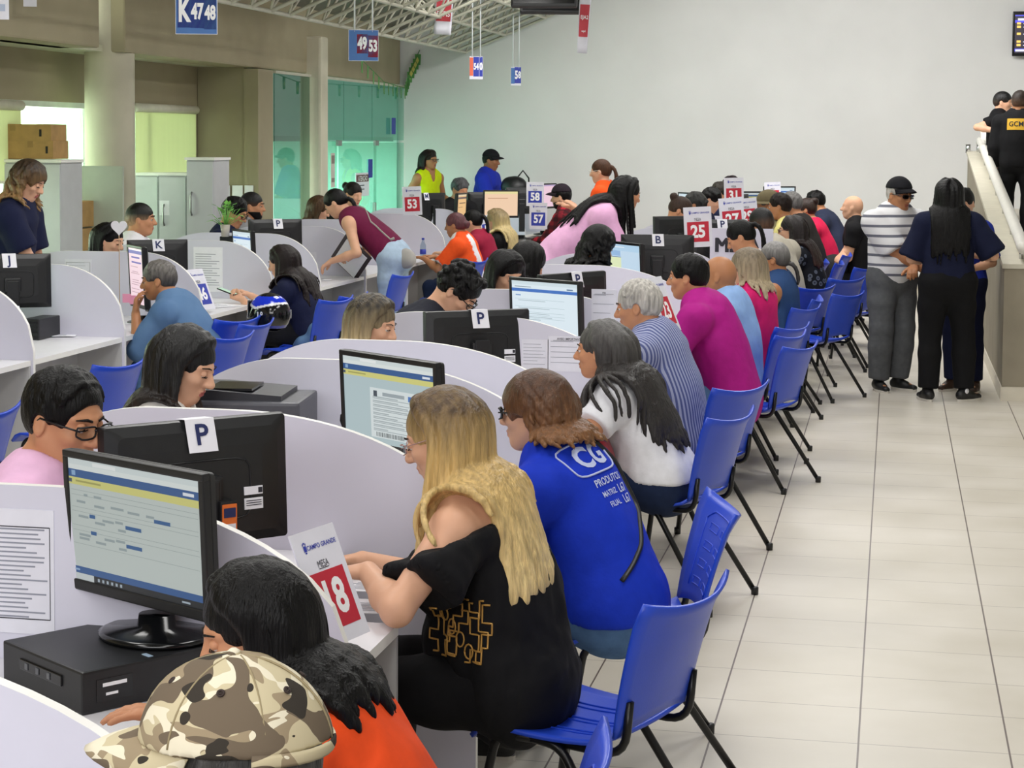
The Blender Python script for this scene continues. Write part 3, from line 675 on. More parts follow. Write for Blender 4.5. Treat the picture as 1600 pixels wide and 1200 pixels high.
# ------------------------------------------------------------------ hanging signs
def hang(u, v, w, h, Y, label, name='hanging_sign', yaw=.2, rods=(-.3, .3), top=4.0, build=None, cat='sign', roll=0):
    p = ony(u, v, Y); t = thing(name, label, cat, TR(p[0], p[1], p[2], yaw))
    MB().box((0, 0, 0), (w, .012, h)).build('board', PAPERS, t) if build is None else build(t)
    for x in rods: MB().tube([(x*w, 0, h/2-.02), (x*w, 0, top-p[2])], .008, 8).build('rod', mat('white_rod', 'dfe4e6', .35), t)
    return t, w, h
FT = lambda x, z, y=-.0075: frame((x, y, z), (1, 0, 0), (0, 0, 1), (0, -1, 0))
def hsign(u, v, w, h, Y, label, parts, **k):
    t, w, h = hang(u, v, w, h, Y, label, **k); 
    for x, z, pw, ph, m, txt, tm in parts:
        b = MB(); b.box((x*w, -.0068, z*h), (pw*w, .0014, ph*h)); bo = b.build('colour_panel', m, t)
        if txt:
            n = MB(); text_mb(n, txt, min(ph*h*.95, pw*w*1.9/len(txt)/.62), FT(x*w, z*h, -.0082), 0, .045, sx=.56); n.build('numerals', tm, bo)
    return t
hsign(307, 22, .3, .29, 13.0, 'blue hanging sign K 47 48 at the top left', [(0, 0, .98, .98, mat('mid_blue', '3f6fb0', .5), None, None), (-.3, .06, .3, .8, BLUEI, 'K', WHITEI), (.02, .05, .33, .8, BLUEI, '47', WHITEI), (.33, .02, .30, .8, BLUEI, '48', WHITEI)], yaw=.25)
hsign(568, 71, .28, .29, 17.2, 'hanging sign 49 53 with red panels under the roof truss', [(0, 0, .98, .98, mat('mid_blue', '3f6fb0', .5), None, None), (-.04, .05, .36, .62, REDI, '49', WHITEI), (.32, -.03, .34, .7, REDI, '53', WHITEI)], yaw=.25)
hsign(744, 106, .16, .27, 22.0, 'small hanging sign 54 with orange and blue panels', [(-.36, .05, .26, .8, mat('coral_print', 'e0684c', .5), None, None), (.0, .05, .42, .86, BLUEI, '54', WHITEI), (.36, .05, .24, .86, BLUEI, '0', WHITEI)], yaw=.3)
hsign(806, 119, .13, .24, 24.0, 'farthest small hanging sign 58 in blue', [(-.3, .02, .36, .85, mat('mid_blue', '3f6fb0', .5), None, None), (.05, .05, .36, .86, BLUEI, '5', WHITEI), (.36, .05, .3, .86, BLUEI, '8', WHITEI)], yaw=.3)
hsign(0, 12, .12, .16, 12.0, 'white hanging sign cut by the left edge at the top', [(0, 0, .6, .3, mat('pale_print', 'b8c4dc', .5), None, None)], yaw=.3)
hsign(47, -6, .1, .16, 13.5, 'white hanging sign cut by the top edge above the left bay', [(0, 0, .6, .3, mat('pale_print', 'b8c4dc', .5), None, None)], yaw=.3)
def banner(u, vb, w, h, Y, label, yaw, lines):
    p = ony(u, vb, Y); t = thing('hanging_banner', label, 'banner', TR(p[0], p[1], p[2], yaw) @ Matrix.Rotation(.06, 4, 'Y'))
    pts = [[(a*w*(1+.1*q), .008*math.sin(3*a+5*q), q*h) for a in np.linspace(-.5, .5, 7)] for q in np.linspace(0, 1, 9)]
    mb = MB(); v, f = shell(pts, .003); mb.add(v, f, 0, True); mb.build('sheet', PAPERS, t)
    b = MB(); b.grid([[(x*.84, y-.006, z) for x, y, z in r] for r in pts[2:7]], 0); bp = b.build('red_panel', mat('soft_red_print', 'cc4450', .6, var=.03), t)
    n = MB(); 
    for txt, z, s in lines: text_mb(n, txt, s, frame((0, -.017, z*h), (1, 0, 0), (0, 0, 1), (0, -1, 0)), 0, .02, sx=.8)
    n.build('lettering', WHITEI, bp); return t
banner(691, 54, .2, .62, 21.5, 'white and red banner hanging from the truss near the back wall', .1, [('REFIS', .38, .085), ('2024', .66, .05)])
banner(909, 83, .1, .62, 18.0, 'narrow white and red banner hanging beside the black screens', .3, [('EJA2', .55, .05), ('aqui', .34, .03)])
def ceiling_tv(u0, v0, w, Y, yaw, label):
    p = ony(u0, v0, Y); t = thing('ceiling_screen', label, 'television', TR(p[0], p[1], p[2], yaw) @ Matrix.Rotation(-.25, 4, 'X'))
    MB().box((0, 0, .3), (w, .07, .6), 0, None, .02).build('casing', BLACKP, t); MB().box((0, -.037, .3), (w-.05, .004, .54)).build('screen', BLACKG, t)
    MB().tube([(0, .05, .3), (0, .05, 1.1)], .02, 8).build('ceiling_bracket', STEEL, t)
ceiling_tv(860, 22, .62, 19.0, .25, 'black screen hanging at the top beside the red and white banner')
ceiling_tv(850, 12, .62, 17.4, .1, 'second black screen hanging in front of the other at the top')
def wall_tv():
    p = onx(1583, 53, 1.49) if False else ony(1583, 53, YB-.12); t = thing('wall_screen', 'wall television listing calls in yellow at the top right', 'television', TR(p[0]+.48, p[1], p[2]))
    MB().box((0, 0, 0), (.98, .05, .58), 0, None, .008).build('casing', BLACKG, t)
    mb = MB(); mats = [_emi('2a1a3a', .6), _emi('4a4ae8', 1.2), _emi('ffd060', 1.3), _emi('e8e8ff', 1.1)]
    mb.box((0, -.0265, 0), (.92, .003, .5), 0)
    for z in (.235, .16, -.21): mb.box((0, -.0285, z+.0), (.92, .001, .035 if z != .235 else .015), 1)
    mb.box((-.2, -.0295, .185), (.45, .001, .03), 3); mb.box((0, -.0295, -.215), (.9, .001, .028), 3)
    for k, z in enumerate((.135, .09, -.0, -.1, -.145)):
        mb.box((-.41, -.0285, z), (.05, .001, .03), 2); mb.box((-.34, -.0285, z-.005), (.03, .001, .01), 3); mb.box((-.2, -.0285, z), (.16, .001, .024), 2); mb.box((.1, -.0285, z), (.2, .001, .022), 3)
    mb.build('screen', mats, t); MB().box((0, .06, 0), (.2, .1, .2)).build('wall_bracket', BLACKP, t)
wall_tv()
def bunting():
    t = thing('bunting', 'green and yellow bunting drooping above the glass corner', 'bunting'); P = [ony(556, 84, 20.5), ony(600, 128, 22.5), ony(629, 138, YB-.12)+V3(.06, -.1, 0), ony(640, 112, YB-.08), ony(656, 78, YB-.06)]
    P = [Vector(q) for q in P]; pts = []
    for a, b in zip(P[:-1], P[1:]):
        for s in np.linspace(0, 1, 6)[:-1]: pts.append(a.lerp(b, s))
    pts.append(P[-1]); MB().tube(pts, .006, 5).build('string', mat('green_cord', '4c7a3a', .7), t)
    gm = [mat('flag_green', '4f8f48', .7), mat('flag_yellow', 'cfc968', .7)]
    for i in range(1, len(pts)-1):
        d = (pts[i+1]-pts[i-1]); steep = abs(d.z) > .3; d.z = 0
        if steep and i % 2: continue
        d = d; d = d.normalized()*.04; q = pts[i]
        mb = MB(); v = [q-d, q+d, q+d*.8+Vector((0, 0, -.15)), q-d*.8+Vector((0, 0, -.15))]
        mb.add(v+[p+Vector((.004, .004, 0)) for p in v], [(0, 1, 2, 3), (7, 6, 5, 4), (0, 4, 5, 1), (1, 5, 6, 2), (2, 6, 7, 3), (3, 7, 4, 0)])
        c = q+Vector((-.004, -.006, -.085)); mb.add([c-d*.6, c+Vector((0, 0, .05)), c+d*.6, c-Vector((0, 0, .05))], [(0, 1, 2, 3)], 1)
        mb.build('pennant', gm, t)
bunting()
# ------------------------------------------------------------------ papers and small things
def sheet(u, v, Y, w, h, label, yaw=0, lines=8, title=None, name='printed_notice', box=False, sleeve=True):
    """sheet fixed on a partition face (partition front at Y)"""
    p = ony(u, v, Y-.0135); t = thing(name, label, 'notice', TR(p[0], p[1], p[2]))
    MB().box((0, 0, -h/2), (w, .003, h)).build('sheet', PAPERS if sleeve else PAPER, t)
    mb = MB(); rnd = random.Random(int(u))
    for k in range(lines):
        z = -h*(.16+.74*k/lines); L = w*(.5+.35*rnd.random()); mb.box((-w*.43+L/2, -.002, z), (L, .0008, h*.012))
    if box:
        for z in (-.14*h, -.88*h): mb.box((0, -.0022, z), (w*.9, .0006, h*.008), 1)
        for x in (-.45*w, .45*w): mb.box((x, -.0022, -.51*h), (w*.008, .0006, .74*h), 1)
    if title: text_mb(mb, title, h*.085, frame((0, -.0024, -h*.09), (1, 0, 0), (0, 0, 1), (0, -1, 0)), 1, .015, al='CENTER', sx=.9); mb.box((0, -.0022, -h*.135), (w*.75, .0006, h*.008), 1)
    mb.build('print', [INKG, INK], t); return t
sheet(20, 795, 4.15, .21, .30, 'printed form in a plastic sleeve at the left, on the partition behind the front monitor', lines=20, box=True)
sheet(890, 525, 8.80, .21, .17, 'notice headed AVISO IMPORTANTE on the partition beside the woman in white', lines=5, title='AVISO IMPORTANTE')
sheet(836, 530, 8.80, .13, .15, 'narrow printed notice left of the AVISO notice', lines=7)
sheet(325, 386, 14.0, .24, .35, 'long printed sheet with a folded corner on a left partition', lines=14, sleeve=False)
sheet(122, 405, 12.45, .2, .16, 'small printed table on the partition behind the monitor lettered J', lines=6, box=True)
sheet(483, 394, 16.6, .14, .06, 'small white strip notice on the partition left of the woman in maroon', lines=2)
sheet(944, 452, 10.25, .14, .2, 'printed notice with large figures left of the grey-haired man', lines=3, title='ma')
for u, v, w, lab in ((351, 299, .12, 'left white plate'), (371, 299, .12, 'middle white plate'), (389, 299, .1, 'right white plate')):
    p = ony(u, v, 19.42); o = MB().box((0, 0, 0), (w, .012, .13), 0, None, .004).build('wall_plate', PAPER); o.matrix_world = TR(*p); tag(o, lab+' on the pier wall of the bay', 'plate')
def flat_paper(u, v, z, w, d, yaw, label, name='paper_sheet', curl=.0, lines=6):
    p = onz(u, v, z); t = thing(name, label, 'paper', TR(p[0], p[1], z+.003, yaw))
    pts = [[(a*w, b*d, curl*max(0, b-.2)**2*4) for a in np.linspace(-.5, .5, 6)] for b in np.linspace(-.5, .5, 8)]
    mb = MB(); v, f = shell(pts, .002); mb.add(v, f, 0, True); mb.build('sheet', PAPER, t)
    mb = MB(); rnd = random.Random(int(u))
    for k in range(lines): mb.box((-.05*w, -.35*d+.62*d*k/lines, .0035), (w*(.4+.3*rnd.random()), .003, .0006))
    mb.build('print', INKG, t); return t
flat_paper(592, 950, DT, .2, .15, .1, 'white printed sheet under the hands of the blonde woman in black')
flat_paper(588, 918, DT+.002, .2, .14, .0, 'second white sheet behind the one under the blonde woman\'s hands')
flat_paper(72, 522, DT, .3, .2, .4, 'loose papers left of the sign ending in 6'); flat_paper(92, 524, DT+.004, .22, .2, .3, 'white document lying open on the desk under the monitor lettered J')
flat_paper(340, 478, DT, .24, .3, .9, 'white papers on the desk behind the blue sign 46'); flat_paper(492, 437, DT, .3, .22, .2, 'white paper under the hand of the bending woman')
flat_paper(676, 400, DT, .3, .2, .2, 'white paper in front of the woman in the orange jersey'); flat_paper(215, 505, DT, .24, .2, .4, 'white folder in front of the thinking man')
def printer():
    p = onz(410, 640, 1.0); t = thing('laser_printer', 'dark grey laser printer beside the woman with black hair', 'printer', TR(-2.24, 6.42, DT, .12))
    PG = mat('printer_grey', '4a4b52', .45, var=.06, scale=30); PD = mat('printer_dark', '2c2d33', .4, var=.06)
    MB().box((0, 0, .165), (.4, .36, .33), 0, None, .012).build('body', PG, t)
    mb = MB(); mb.prism([(-.16, 0), (.15, 0), (.15, .018), (-.1, .035), (-.16, .035)], .3, 'y', (-.02, 0, .33)); mb.build('output_tray', PD, t)
    MB().box((-.06, -.02, .365), (.16, .2, .008)).build('paper_well', BLACKG, t)
    mb = MB(); 
    for k in range(9): mb.box((-.1+.014*k, -.1815, .24), (.006, .004, .05), 0, Matrix.Rotation(.5, 4, 'Y'))
    mb.build('vent', BLACKG, t); MB().box((.201, -.05, .25), (.004, .05, .02)).build('handle', BLACKG, t)
    for k in range(2):
        q = thing('hand_stamp', ('left', 'right')[k]+' of two black stamps beside the printer', 'stamp', TR(-1.86+.06*k, 6.3, DT, .3)); MB().box((0, 0, .12), (.045, .03, .24), 0, None, .008).build('body', BLACKG, q); MB().lathe([(.012, .24), (.022, .27), (.02, .29), (.005, .3)], 12).build('knob', BLACKP, q)
printer()
def cabinet(u0, u1, vt, Y, label, two=True, handle=.5, dx=None, notes=0):
    A, B = ony(u0, vt, Y), ony(u1, vt, Y); w = B[0]-A[0]; h = A[2]; d = .42
    t = thing('storage_cabinet', label, 'cabinet', TR((A[0]+B[0])/2, Y+d/2, 0), 'grey cabinets in the window bay')
    MB().box((0, 0, h/2-.01), (w, d, h-.02)).build('body', CABM, t); MB().box((0, -.01, h-.012), (w+.03, d+.03, .025)).build('top_board', EDGE, t)
    n = 2 if two else 1
    for k in range(n):
        x = (-w/4 if k == 0 else w/4) if two else 0
        dr = MB().box((x, -d/2-.009, h/2), (w/n-.008, .018, h-.08)).build('door', mat('cabinet_door', 'c6c8cc', .45, var=.02), t)
        hx = x + (w/n*.38 if (k == 0) == two else -w/n*.30)
        MB().tube([(hx, -d/2-.018, h*.82), (hx, -d/2-.045, h*.80), (hx, -d/2-.045, h*.72), (hx, -d/2-.018, h*.70)], .009, 8).build('handle', STEEL, dr)
        if notes and k == n-1: MB().box((x-.08, -d/2-.0195, h*.8), (.1, .002, .14)).build('note', PAPER, dr)
    return t
cabinet(5, 95, 249, 14.8, 'tall grey cabinet behind the standing girl', True)
cabinet(211, 247, 270, 17.2, 'low grey cabinet right of the round column', False); cabinet(249, 291, 270, 17.0, 'middle grey cabinet with a white note', False, notes=1); cabinet(292, 334, 246, 16.9, 'tallest grey cabinet against the bay side wall', False)
def carton(u0, u1, v0, v1, Y, label, d=.3, z0=None):
    A, B = ony(u0, v1, Y), ony(u1, v0, Y); w, h = B[0]-A[0], B[2]-A[2]
    t = thing('cardboard_box', label, 'box', TR((A[0]+B[0])/2, Y+d/2, A[2]), 'cardboard boxes by the cabinets')
    MB().box((0, 0, h/2), (w, d, h), 0, None, .004).build('carton', CARD, t); MB().box((0, -d/2-.001, h-.03), (.05, .002, .055)).build('tape', mat('brown_tape', '9c7a48', .35), t)
    MB().box((w*.36, -d/2-.002, h*.5), (.02, .002, .06)).build('hand_hole', BLACKP, t); return t
cpz = ony(50, 249, 14.8)[2]
for a in ((-40, 80, 194, 221, 'open cardboard box on top of the stack above the tall cabinet'), (-70, 11, 220, 248, 'left cardboard box directly on the tall cabinet'), (12, 83, 220, 248, 'right cardboard box directly on the tall cabinet')): carton(*a[:4], 14.85, a[4])
carton(99, 125, 315, 355, 15.4, 'upper brown carton beside the tall cabinet'); carton(99, 128, 358, 392, 15.4, 'lower brown carton beside the tall cabinet')
def screenboard():
    A, B = ony(97, 259, 15.6), ony(186, 262, 15.6); o = MB().box((0, 0, A[2]/2), (B[0]-A[0], .03, A[2]), 0, None, .01).build('screen_board', mat('grey_green_board', 'b4bcac', .6, var=.03)); o.matrix_world = TR((A[0]+B[0])/2, 15.7, 0)
    tag(o, 'grey-green board standing between the tall cabinet and the round column', 'board')
screenboard()
def plant():
    p = ony(352, 366, 14.5); t = thing('potted_plant', 'small green plant in a glass on the left desks', 'plant', TR(p[0], p[1], p[2]-.02)); s = 1.0
    MB().lathe([(.03, 0), (.04, .1), (.038, .1), (.03, .01)], 16).build('pot', mat('clear_plastic_pot', 'b8b0a4', .2), t)
    mb = MB(); rnd = random.Random(5)
    for k in range(26):
        w = rnd.random()*6.28; e = .3+rnd.random()*1.1; L = .1+.08*rnd.random(); d = Vector((math.cos(w)*math.cos(e), math.sin(w)*math.cos(e), math.sin(e))); q = Vector((0, 0, .1))+d*L
        mb.tube([(0, 0, .07), Vector((0, 0, .09))+d*L*.5, q], .0025, 4)
        sd = d.cross(Vector((0, 0, 1))).normalized()*.022; dn = Vector((d.x, d.y, d.z-.7)).normalized()*.055
        mb.add([q, q+dn*.45+sd, q+dn, q+dn*.45-sd], [(0, 1, 2, 3)], 0, True)
    mb.build('leaves', mat('plant_leaf', '6fae4c', .5, var=.3, scale=40), t)
    b = MB().box((0, 0, -.08), (.16, .14, .16), 0, None, .005); o = b.build('black_box', BLACKP); o.matrix_world = TR(p[0]+.02, p[1]+.1, p[2]-.02); tag(o, 'black box under the small potted plant', 'box')
plant()
# ------------------------------------------------------------------ smooth distance-field modelling for bodies, hair and clothes
V3 = lambda *a: np.array(a, float)
def unit(v): return v/(np.linalg.norm(v)+1e-12)
def C_(a, b, ra, rb, k=.02, flat=None, tag='', cap=0, op=1): return dict(t='c', a=np.asarray(a, float), b=np.asarray(b, float), ra=ra, rb=rb, k=k, flat=flat, tag=tag, cap=cap, op=op)
def E_(c, r, Rm=None, k=.02, tag='', op=1): return dict(t='e', c=np.asarray(c, float), r=np.asarray(r, float), R=np.eye(3) if Rm is None else Rm, k=k, tag=tag, op=op)
def pbox(p, o):
    if p['t'] == 'c':
        r = max(p['ra'], p['rb'])+o; return np.minimum(p['a'], p['b'])-r, np.maximum(p['a'], p['b'])+r
    r = np.sqrt(((p['R']*p['r'][None, :])**2).sum(1))+o; return p['c']-r, p['c']+r
def pdist(p, X, Y, Z, o=0.):
    if p['t'] == 'c':
        a = p['a']; ab = p['b']-a; L = np.linalg.norm(ab)+1e-9; u = ab/L
        x, y, z = X-a[0], Y-a[1], Z-a[2]
        dot = x*u[0]+y*u[1]+z*u[2]; d2 = x*x+y*y+z*z
        if p['flat'] is not None:
            w, s = p['flat']; q = x*w[0]+y*w[1]+z*w[2]; d2 = d2+(s*s-1)*q*q
        t = np.clip(dot/L, 0, 1); d = np.sqrt(np.maximum(d2-2*t*L*dot+(t*L)**2, 0))-(p['ra']+o+(p['rb']-p['ra'])*t)
        if p['flat'] is not None: d = d/(1+(p['flat'][1]-1)*.35)
        if p['cap']: d = np.maximum(d, dot-L)
        return d
    c, Rm, r = p['c'], p['R'], p['r']+o
    x, y, z = X-c[0], Y-c[1], Z-c[2]; k0 = 0; k1 = 0
    for i in range(3):
        q = (x*Rm[0, i]+y*Rm[1, i]+z*Rm[2, i])/r[i]; k0 = k0+q*q; k1 = k1+(q/r[i])**2
    k0 = np.sqrt(k0); return k0*(k0-1)/np.maximum(np.sqrt(k1), 1e-6)
class Field:
    def __init__(s, lo, hi, h):
        s.h = h; s.lo = np.asarray(lo, float)-2.5*h; n = np.ceil((np.asarray(hi)+2.5*h-s.lo)/h).astype(int)+1
        s.ax = [(s.lo[i]+h*np.arange(n[i])).astype(np.float32) for i in range(3)]; s.D = np.full(n, .08, np.float32)
    def sub(s, lo, hi):
        i0 = np.maximum(np.floor((lo-s.lo)/s.h).astype(int), 0); i1 = np.minimum(np.ceil((hi-s.lo)/s.h).astype(int)+1, s.D.shape)
        if (i1 <= i0).any(): return None, None
        sl = tuple(slice(a, b) for a, b in zip(i0, i1))
        return sl, (s.ax[0][sl[0]][:, None, None], s.ax[1][sl[1]][None, :, None], s.ax[2][sl[2]][None, None, :])
    def add(s, p, o=0., k=None):
        k = p['k'] if k is None else k; lo, hi = pbox(p, o+k+2*s.h); sl, G = s.sub(lo, hi)
        if sl is None: return
        d = pdist(p, *G, o); D = s.D[sl]
        if p['op'] < 0: d = -d; h = np.maximum(k-np.abs(D-d), 0)/k; s.D[sl] = np.maximum(D, d)+h*h*k*.25
        else: h = np.maximum(k-np.abs(D-d), 0)/k; s.D[sl] = np.minimum(D, d)-h*h*k*.25
    def cut(s, pt, n, lo=None, hi=None):
        """remove everything on the side of plane normal n (inside the optional box)"""
        sl, G = s.sub(s.lo if lo is None else lo, np.array([a[-1] for a in s.ax]) if hi is None else hi)
        if sl is None: return
        d = (G[0]-pt[0])*n[0]+(G[1]-pt[1])*n[1]+(G[2]-pt[2])*n[2]; s.D[sl] = np.maximum(s.D[sl], d)
    def mesh(s):
        D = s.D; I = D < 0; h = s.h; n = np.array(D.shape)
        cnt = np.zeros(n-1, np.int8)
        for a in (0, 1):
            for b in (0, 1):
                for c in (0, 1): cnt += I[a:n[0]-1+a, b:n[1]-1+b, c:n[2]-1+c]
        act = np.argwhere((cnt > 0) & (cnt < 8))
        if len(act) == 0: return np.zeros((0, 3)), np.zeros((0, 4), int)
        idx = -np.ones(n-1, np.int32); idx[act[:, 0], act[:, 1], act[:, 2]] = np.arange(len(act))
        cor = {}
        for a in (0, 1):
            for b in (0, 1):
                for c in (0, 1): cor[(a, b, c)] = D[act[:, 0]+a, act[:, 1]+b, act[:, 2]+c].astype(float)
        P = np.zeros((len(act), 3)); m = np.zeros(len(act))
        for ax in range(3):
            for p in (0, 1):
                for q in (0, 1):
                    k0 = [0, 0, 0]; o1, o2 = [i for i in range(3) if i != ax]; k0[o1] = p; k0[o2] = q; k1 = list(k0); k1[ax] = 1
                    d0, d1 = cor[tuple(k0)], cor[tuple(k1)]; x = (d0 < 0) != (d1 < 0); t = np.where(x, d0/np.where(x, d0-d1, 1), 0)
                    pt = np.zeros((len(act), 3)); pt[:, o1] = p; pt[:, o2] = q; pt[:, ax] = t; P += pt*x[:, None]; m += x
        V = s.lo+(act+P/m[:, None])*h; F = []
        for ax in range(3):
            o1, o2 = (ax+1) % 3, (ax+2) % 3
            A = np.moveaxis(I, (ax, o1, o2), (0, 1, 2)); e = A[:-1, 1:-1, 1:-1] != A[1:, 1:-1, 1:-1]; e = np.argwhere(e)
            if len(e) == 0: continue
            sgn = A[e[:, 0], e[:, 1]+1, e[:, 2]+1]; J = np.moveaxis(idx, (ax, o1, o2), (0, 1, 2)); i, j, k = e.T
            q = np.stack([J[i, j, k], J[i, j+1, k], J[i, j+1, k+1], J[i, j, k+1]], 1); q[~sgn] = q[~sgn][:, ::-1]; F.append(q)
        return V, np.concatenate(F)
def vnormals(V, F):
    n = np.cross(V[F[:, 2]]-V[F[:, 0]], V[F[:, 3]]-V[F[:, 1]]); N = np.zeros_like(V)
    for i in range(4): np.add.at(N, F[:, i], n)
    return N/(np.linalg.norm(N, axis=1, keepdims=True)+1e-12)
_FK = np.random.default_rng(3).normal(size=(9, 3)); _FP = np.random.default_rng(4).uniform(0, 6.28, 9)
def folds(V, F, amp, freq=22., seed=0, stretch=(1, 1, .55), it=1):
    if amp <= 0: return V
    N = vnormals(V, F); Q = V*np.array(stretch)*freq+seed*1.7; w = np.sin(Q[:, [1, 2, 0]]*.45+seed)*1.3; d = 0
    for i in range(9): d = d+np.sin((Q+w)@_FK[i]*.55+_FP[i])
    d = np.tanh(d/2.2)*.5+.5; return V+N*(d*amp*1.7)[:, None]
def np_mesh(name, V, F, mats, mi=None, parent=None, cols=None):
    me = bpy.data.meshes.new(name); me.vertices.add(len(V)); me.vertices.foreach_set('co', np.asarray(V, np.float32).ravel())
    me.loops.add(F.size); me.loops.foreach_set('vertex_index', F.astype(np.int32).ravel())
    me.polygons.add(len(F)); me.polygons.foreach_set('loop_start', (np.arange(len(F))*4).astype(np.int32))
    for m in mats if isinstance(mats, (list, tuple)) else [mats]: me.materials.append(m)
    me.polygons.foreach_set('use_smooth', np.ones(len(F), bool))
    if mi is not None: me.polygons.foreach_set('material_index', mi.astype(np.int32))
    me.update(calc_edges=True)
    if cols is not None:
        a = me.color_attributes.new('tint', 'FLOAT_COLOR', 'POINT'); a.data.foreach_set('color', np.concatenate([cols, np.ones((len(cols), 1))], 1).astype(np.float32).ravel())
    return link(name, me, parent)
def field_of(prims, h, off=0., ofs=None):
    B = [pbox(p, off+.03) for p in prims if p['op'] > 0]; f = Field(np.min([b[0] for b in B], 0), np.max([b[1] for b in B], 0), h)
    for p in prims: f.add(p, (off if p['op'] > 0 else 0) + (ofs(p) if ofs else 0))
    return f
def peval(prims, P):
    d = np.full(len(P), 1.)
    for p in prims: d = np.minimum(d, pdist(p, P[:, 0], P[:, 1], P[:, 2]))
    return d
def rotm(yaw=0, pitch=0, roll=0):
    """head frame: columns forward, left, up; pitch positive looks down, yaw positive to the left"""
    cy, sy = math.cos(yaw), math.sin(yaw); cp, sp = math.cos(pitch), math.sin(pitch); cr, sr = math.cos(roll), math.sin(roll)
    Rz = np.array([[cy, -sy, 0], [sy, cy, 0], [0, 0, 1]]); Ry = np.array([[cp, 0, sp], [0, 1, 0], [-sp, 0, cp]]); Rx = np.array([[1, 0, 0], [0, cr, -sr], [0, sr, cr]])
    return Rz@Ry@Rx
# ------------------------------------------------------------------ people
SKIN = {'light': 'dba98a', 'mid': 'c58c68', 'tan': 'b07a55', 'brown': '8f5e40', 'dark': '5a3a2a'}
def skin_mat(k): return mat('skin_'+k, SKIN[k], .5, var=.05, scale=14, bump=.04, bscale=250, spec=.35)
LIP = lambda k: mat('lip_'+k, {'light': 'b8645c', 'mid': 'a85a50', 'tan': '94503f', 'brown': '753f35', 'dark': '4c2a24'}[k], .4, var=.05)
def hair_mat(name, a, var=.35, rough=.42): return mat('hair_'+name, a, rough, var=var, scale=70, stretch=(1, 1, .12), bump=.55, bscale=170, spec=.22)
HAIR = {'black': '070606', 'darkbrown': '1f1511', 'brown': '3a261a', 'grey': '8a8682', 'silver': 'b9b5ae', 'steel': '4a4948', 'auburn': '5a3a20', 'blond': 'b08e54'}
def cloth(name, col, rough=.85, var=.05, **k): return mat('cloth_'+name, col, rough, var=var, scale=k.pop('scale', 25), bump=k.pop('bump', .5), bscale=k.pop('bscale', 13), spec=.25, **k)
PEOPLE = []
def ik(S, W, l1, l2, hint):
    d = W-S; L = np.linalg.norm(d); mx = (l1+l2)*.995
    if L > mx: W = S+d*mx/L; d = W-S; L = mx
    u = d/L; a = (l1*l1-l2*l2+L*L)/(2*L); hh = math.sqrt(max(l1*l1-a*a, 0)); e = unit(hint-u*np.dot(hint, u)); return S+u*a+e*hh, W
def head_prims(hc, Rm, q, fem, jaw=1., nose=1.):
    P = []; T = lambda x, y, z: hc+Rm@(np.array([x, y, z])*q)
    e = lambda c, r, k=.02, t='head', op=1, R2=None: P.append(E_(T(*c), np.array(r)*q, Rm if R2 is None else Rm@R2, k, t, op))
    c = lambda a, b, ra, rb, k=.015, t='head', op=1: P.append(C_(T(*a), T(*b), ra*q, rb*q, k, None, t, 0, op))
    e((-.014, 0, .03), (.097, .076, .088)); e((-.04, 0, .0), (.07, .07, .075)); e((.028, 0, -.028), (.062, .06, .08), .03)
    e((.056, 0, -.094), (.026, .026*jaw, .02), .03)
    for s in (-1, 1):
        c((-.005, s*.056*jaw, -.045), (.048, s*.022*jaw, -.094), .02, .016, .03)
        e((.058, s*.04, -.022), (.022, .02, .018), .02)
        c((.084, s*.010, .026), (.064, s*.046, .026), .008, .009, .012)
        e((.091, s*.031, .006), (.014, .016, .0105), .012, 'head', -1)
        e((-.012, s*.079, -.006), (.019, .0085, .032), .008, 'ear', 1, rotm(0, -.2, s*.25)); e((-.004, s*.09, -.004), (.010, .007, .018), .006, 'ear', -1)
    c((.086, 0, .014), (.108*1, 0, -.026), .0075, .0125*nose, .012); e((.104, 0, -.031), (.012, .013, .009), .01)
    for s in (-1, 1): e((.094, s*.012, -.032), (.010, .008, .008), .008)
    e((.083, 0, -.058), (.013, .024, .0075), .008); e((.081, 0, -.071), (.013, .021, .0075), .008); c((.092, -.02, -.0645), (.092, .02, -.0645), .0018, .0018, .004, 'head', -1)
    return P, T
class Person:
    pass
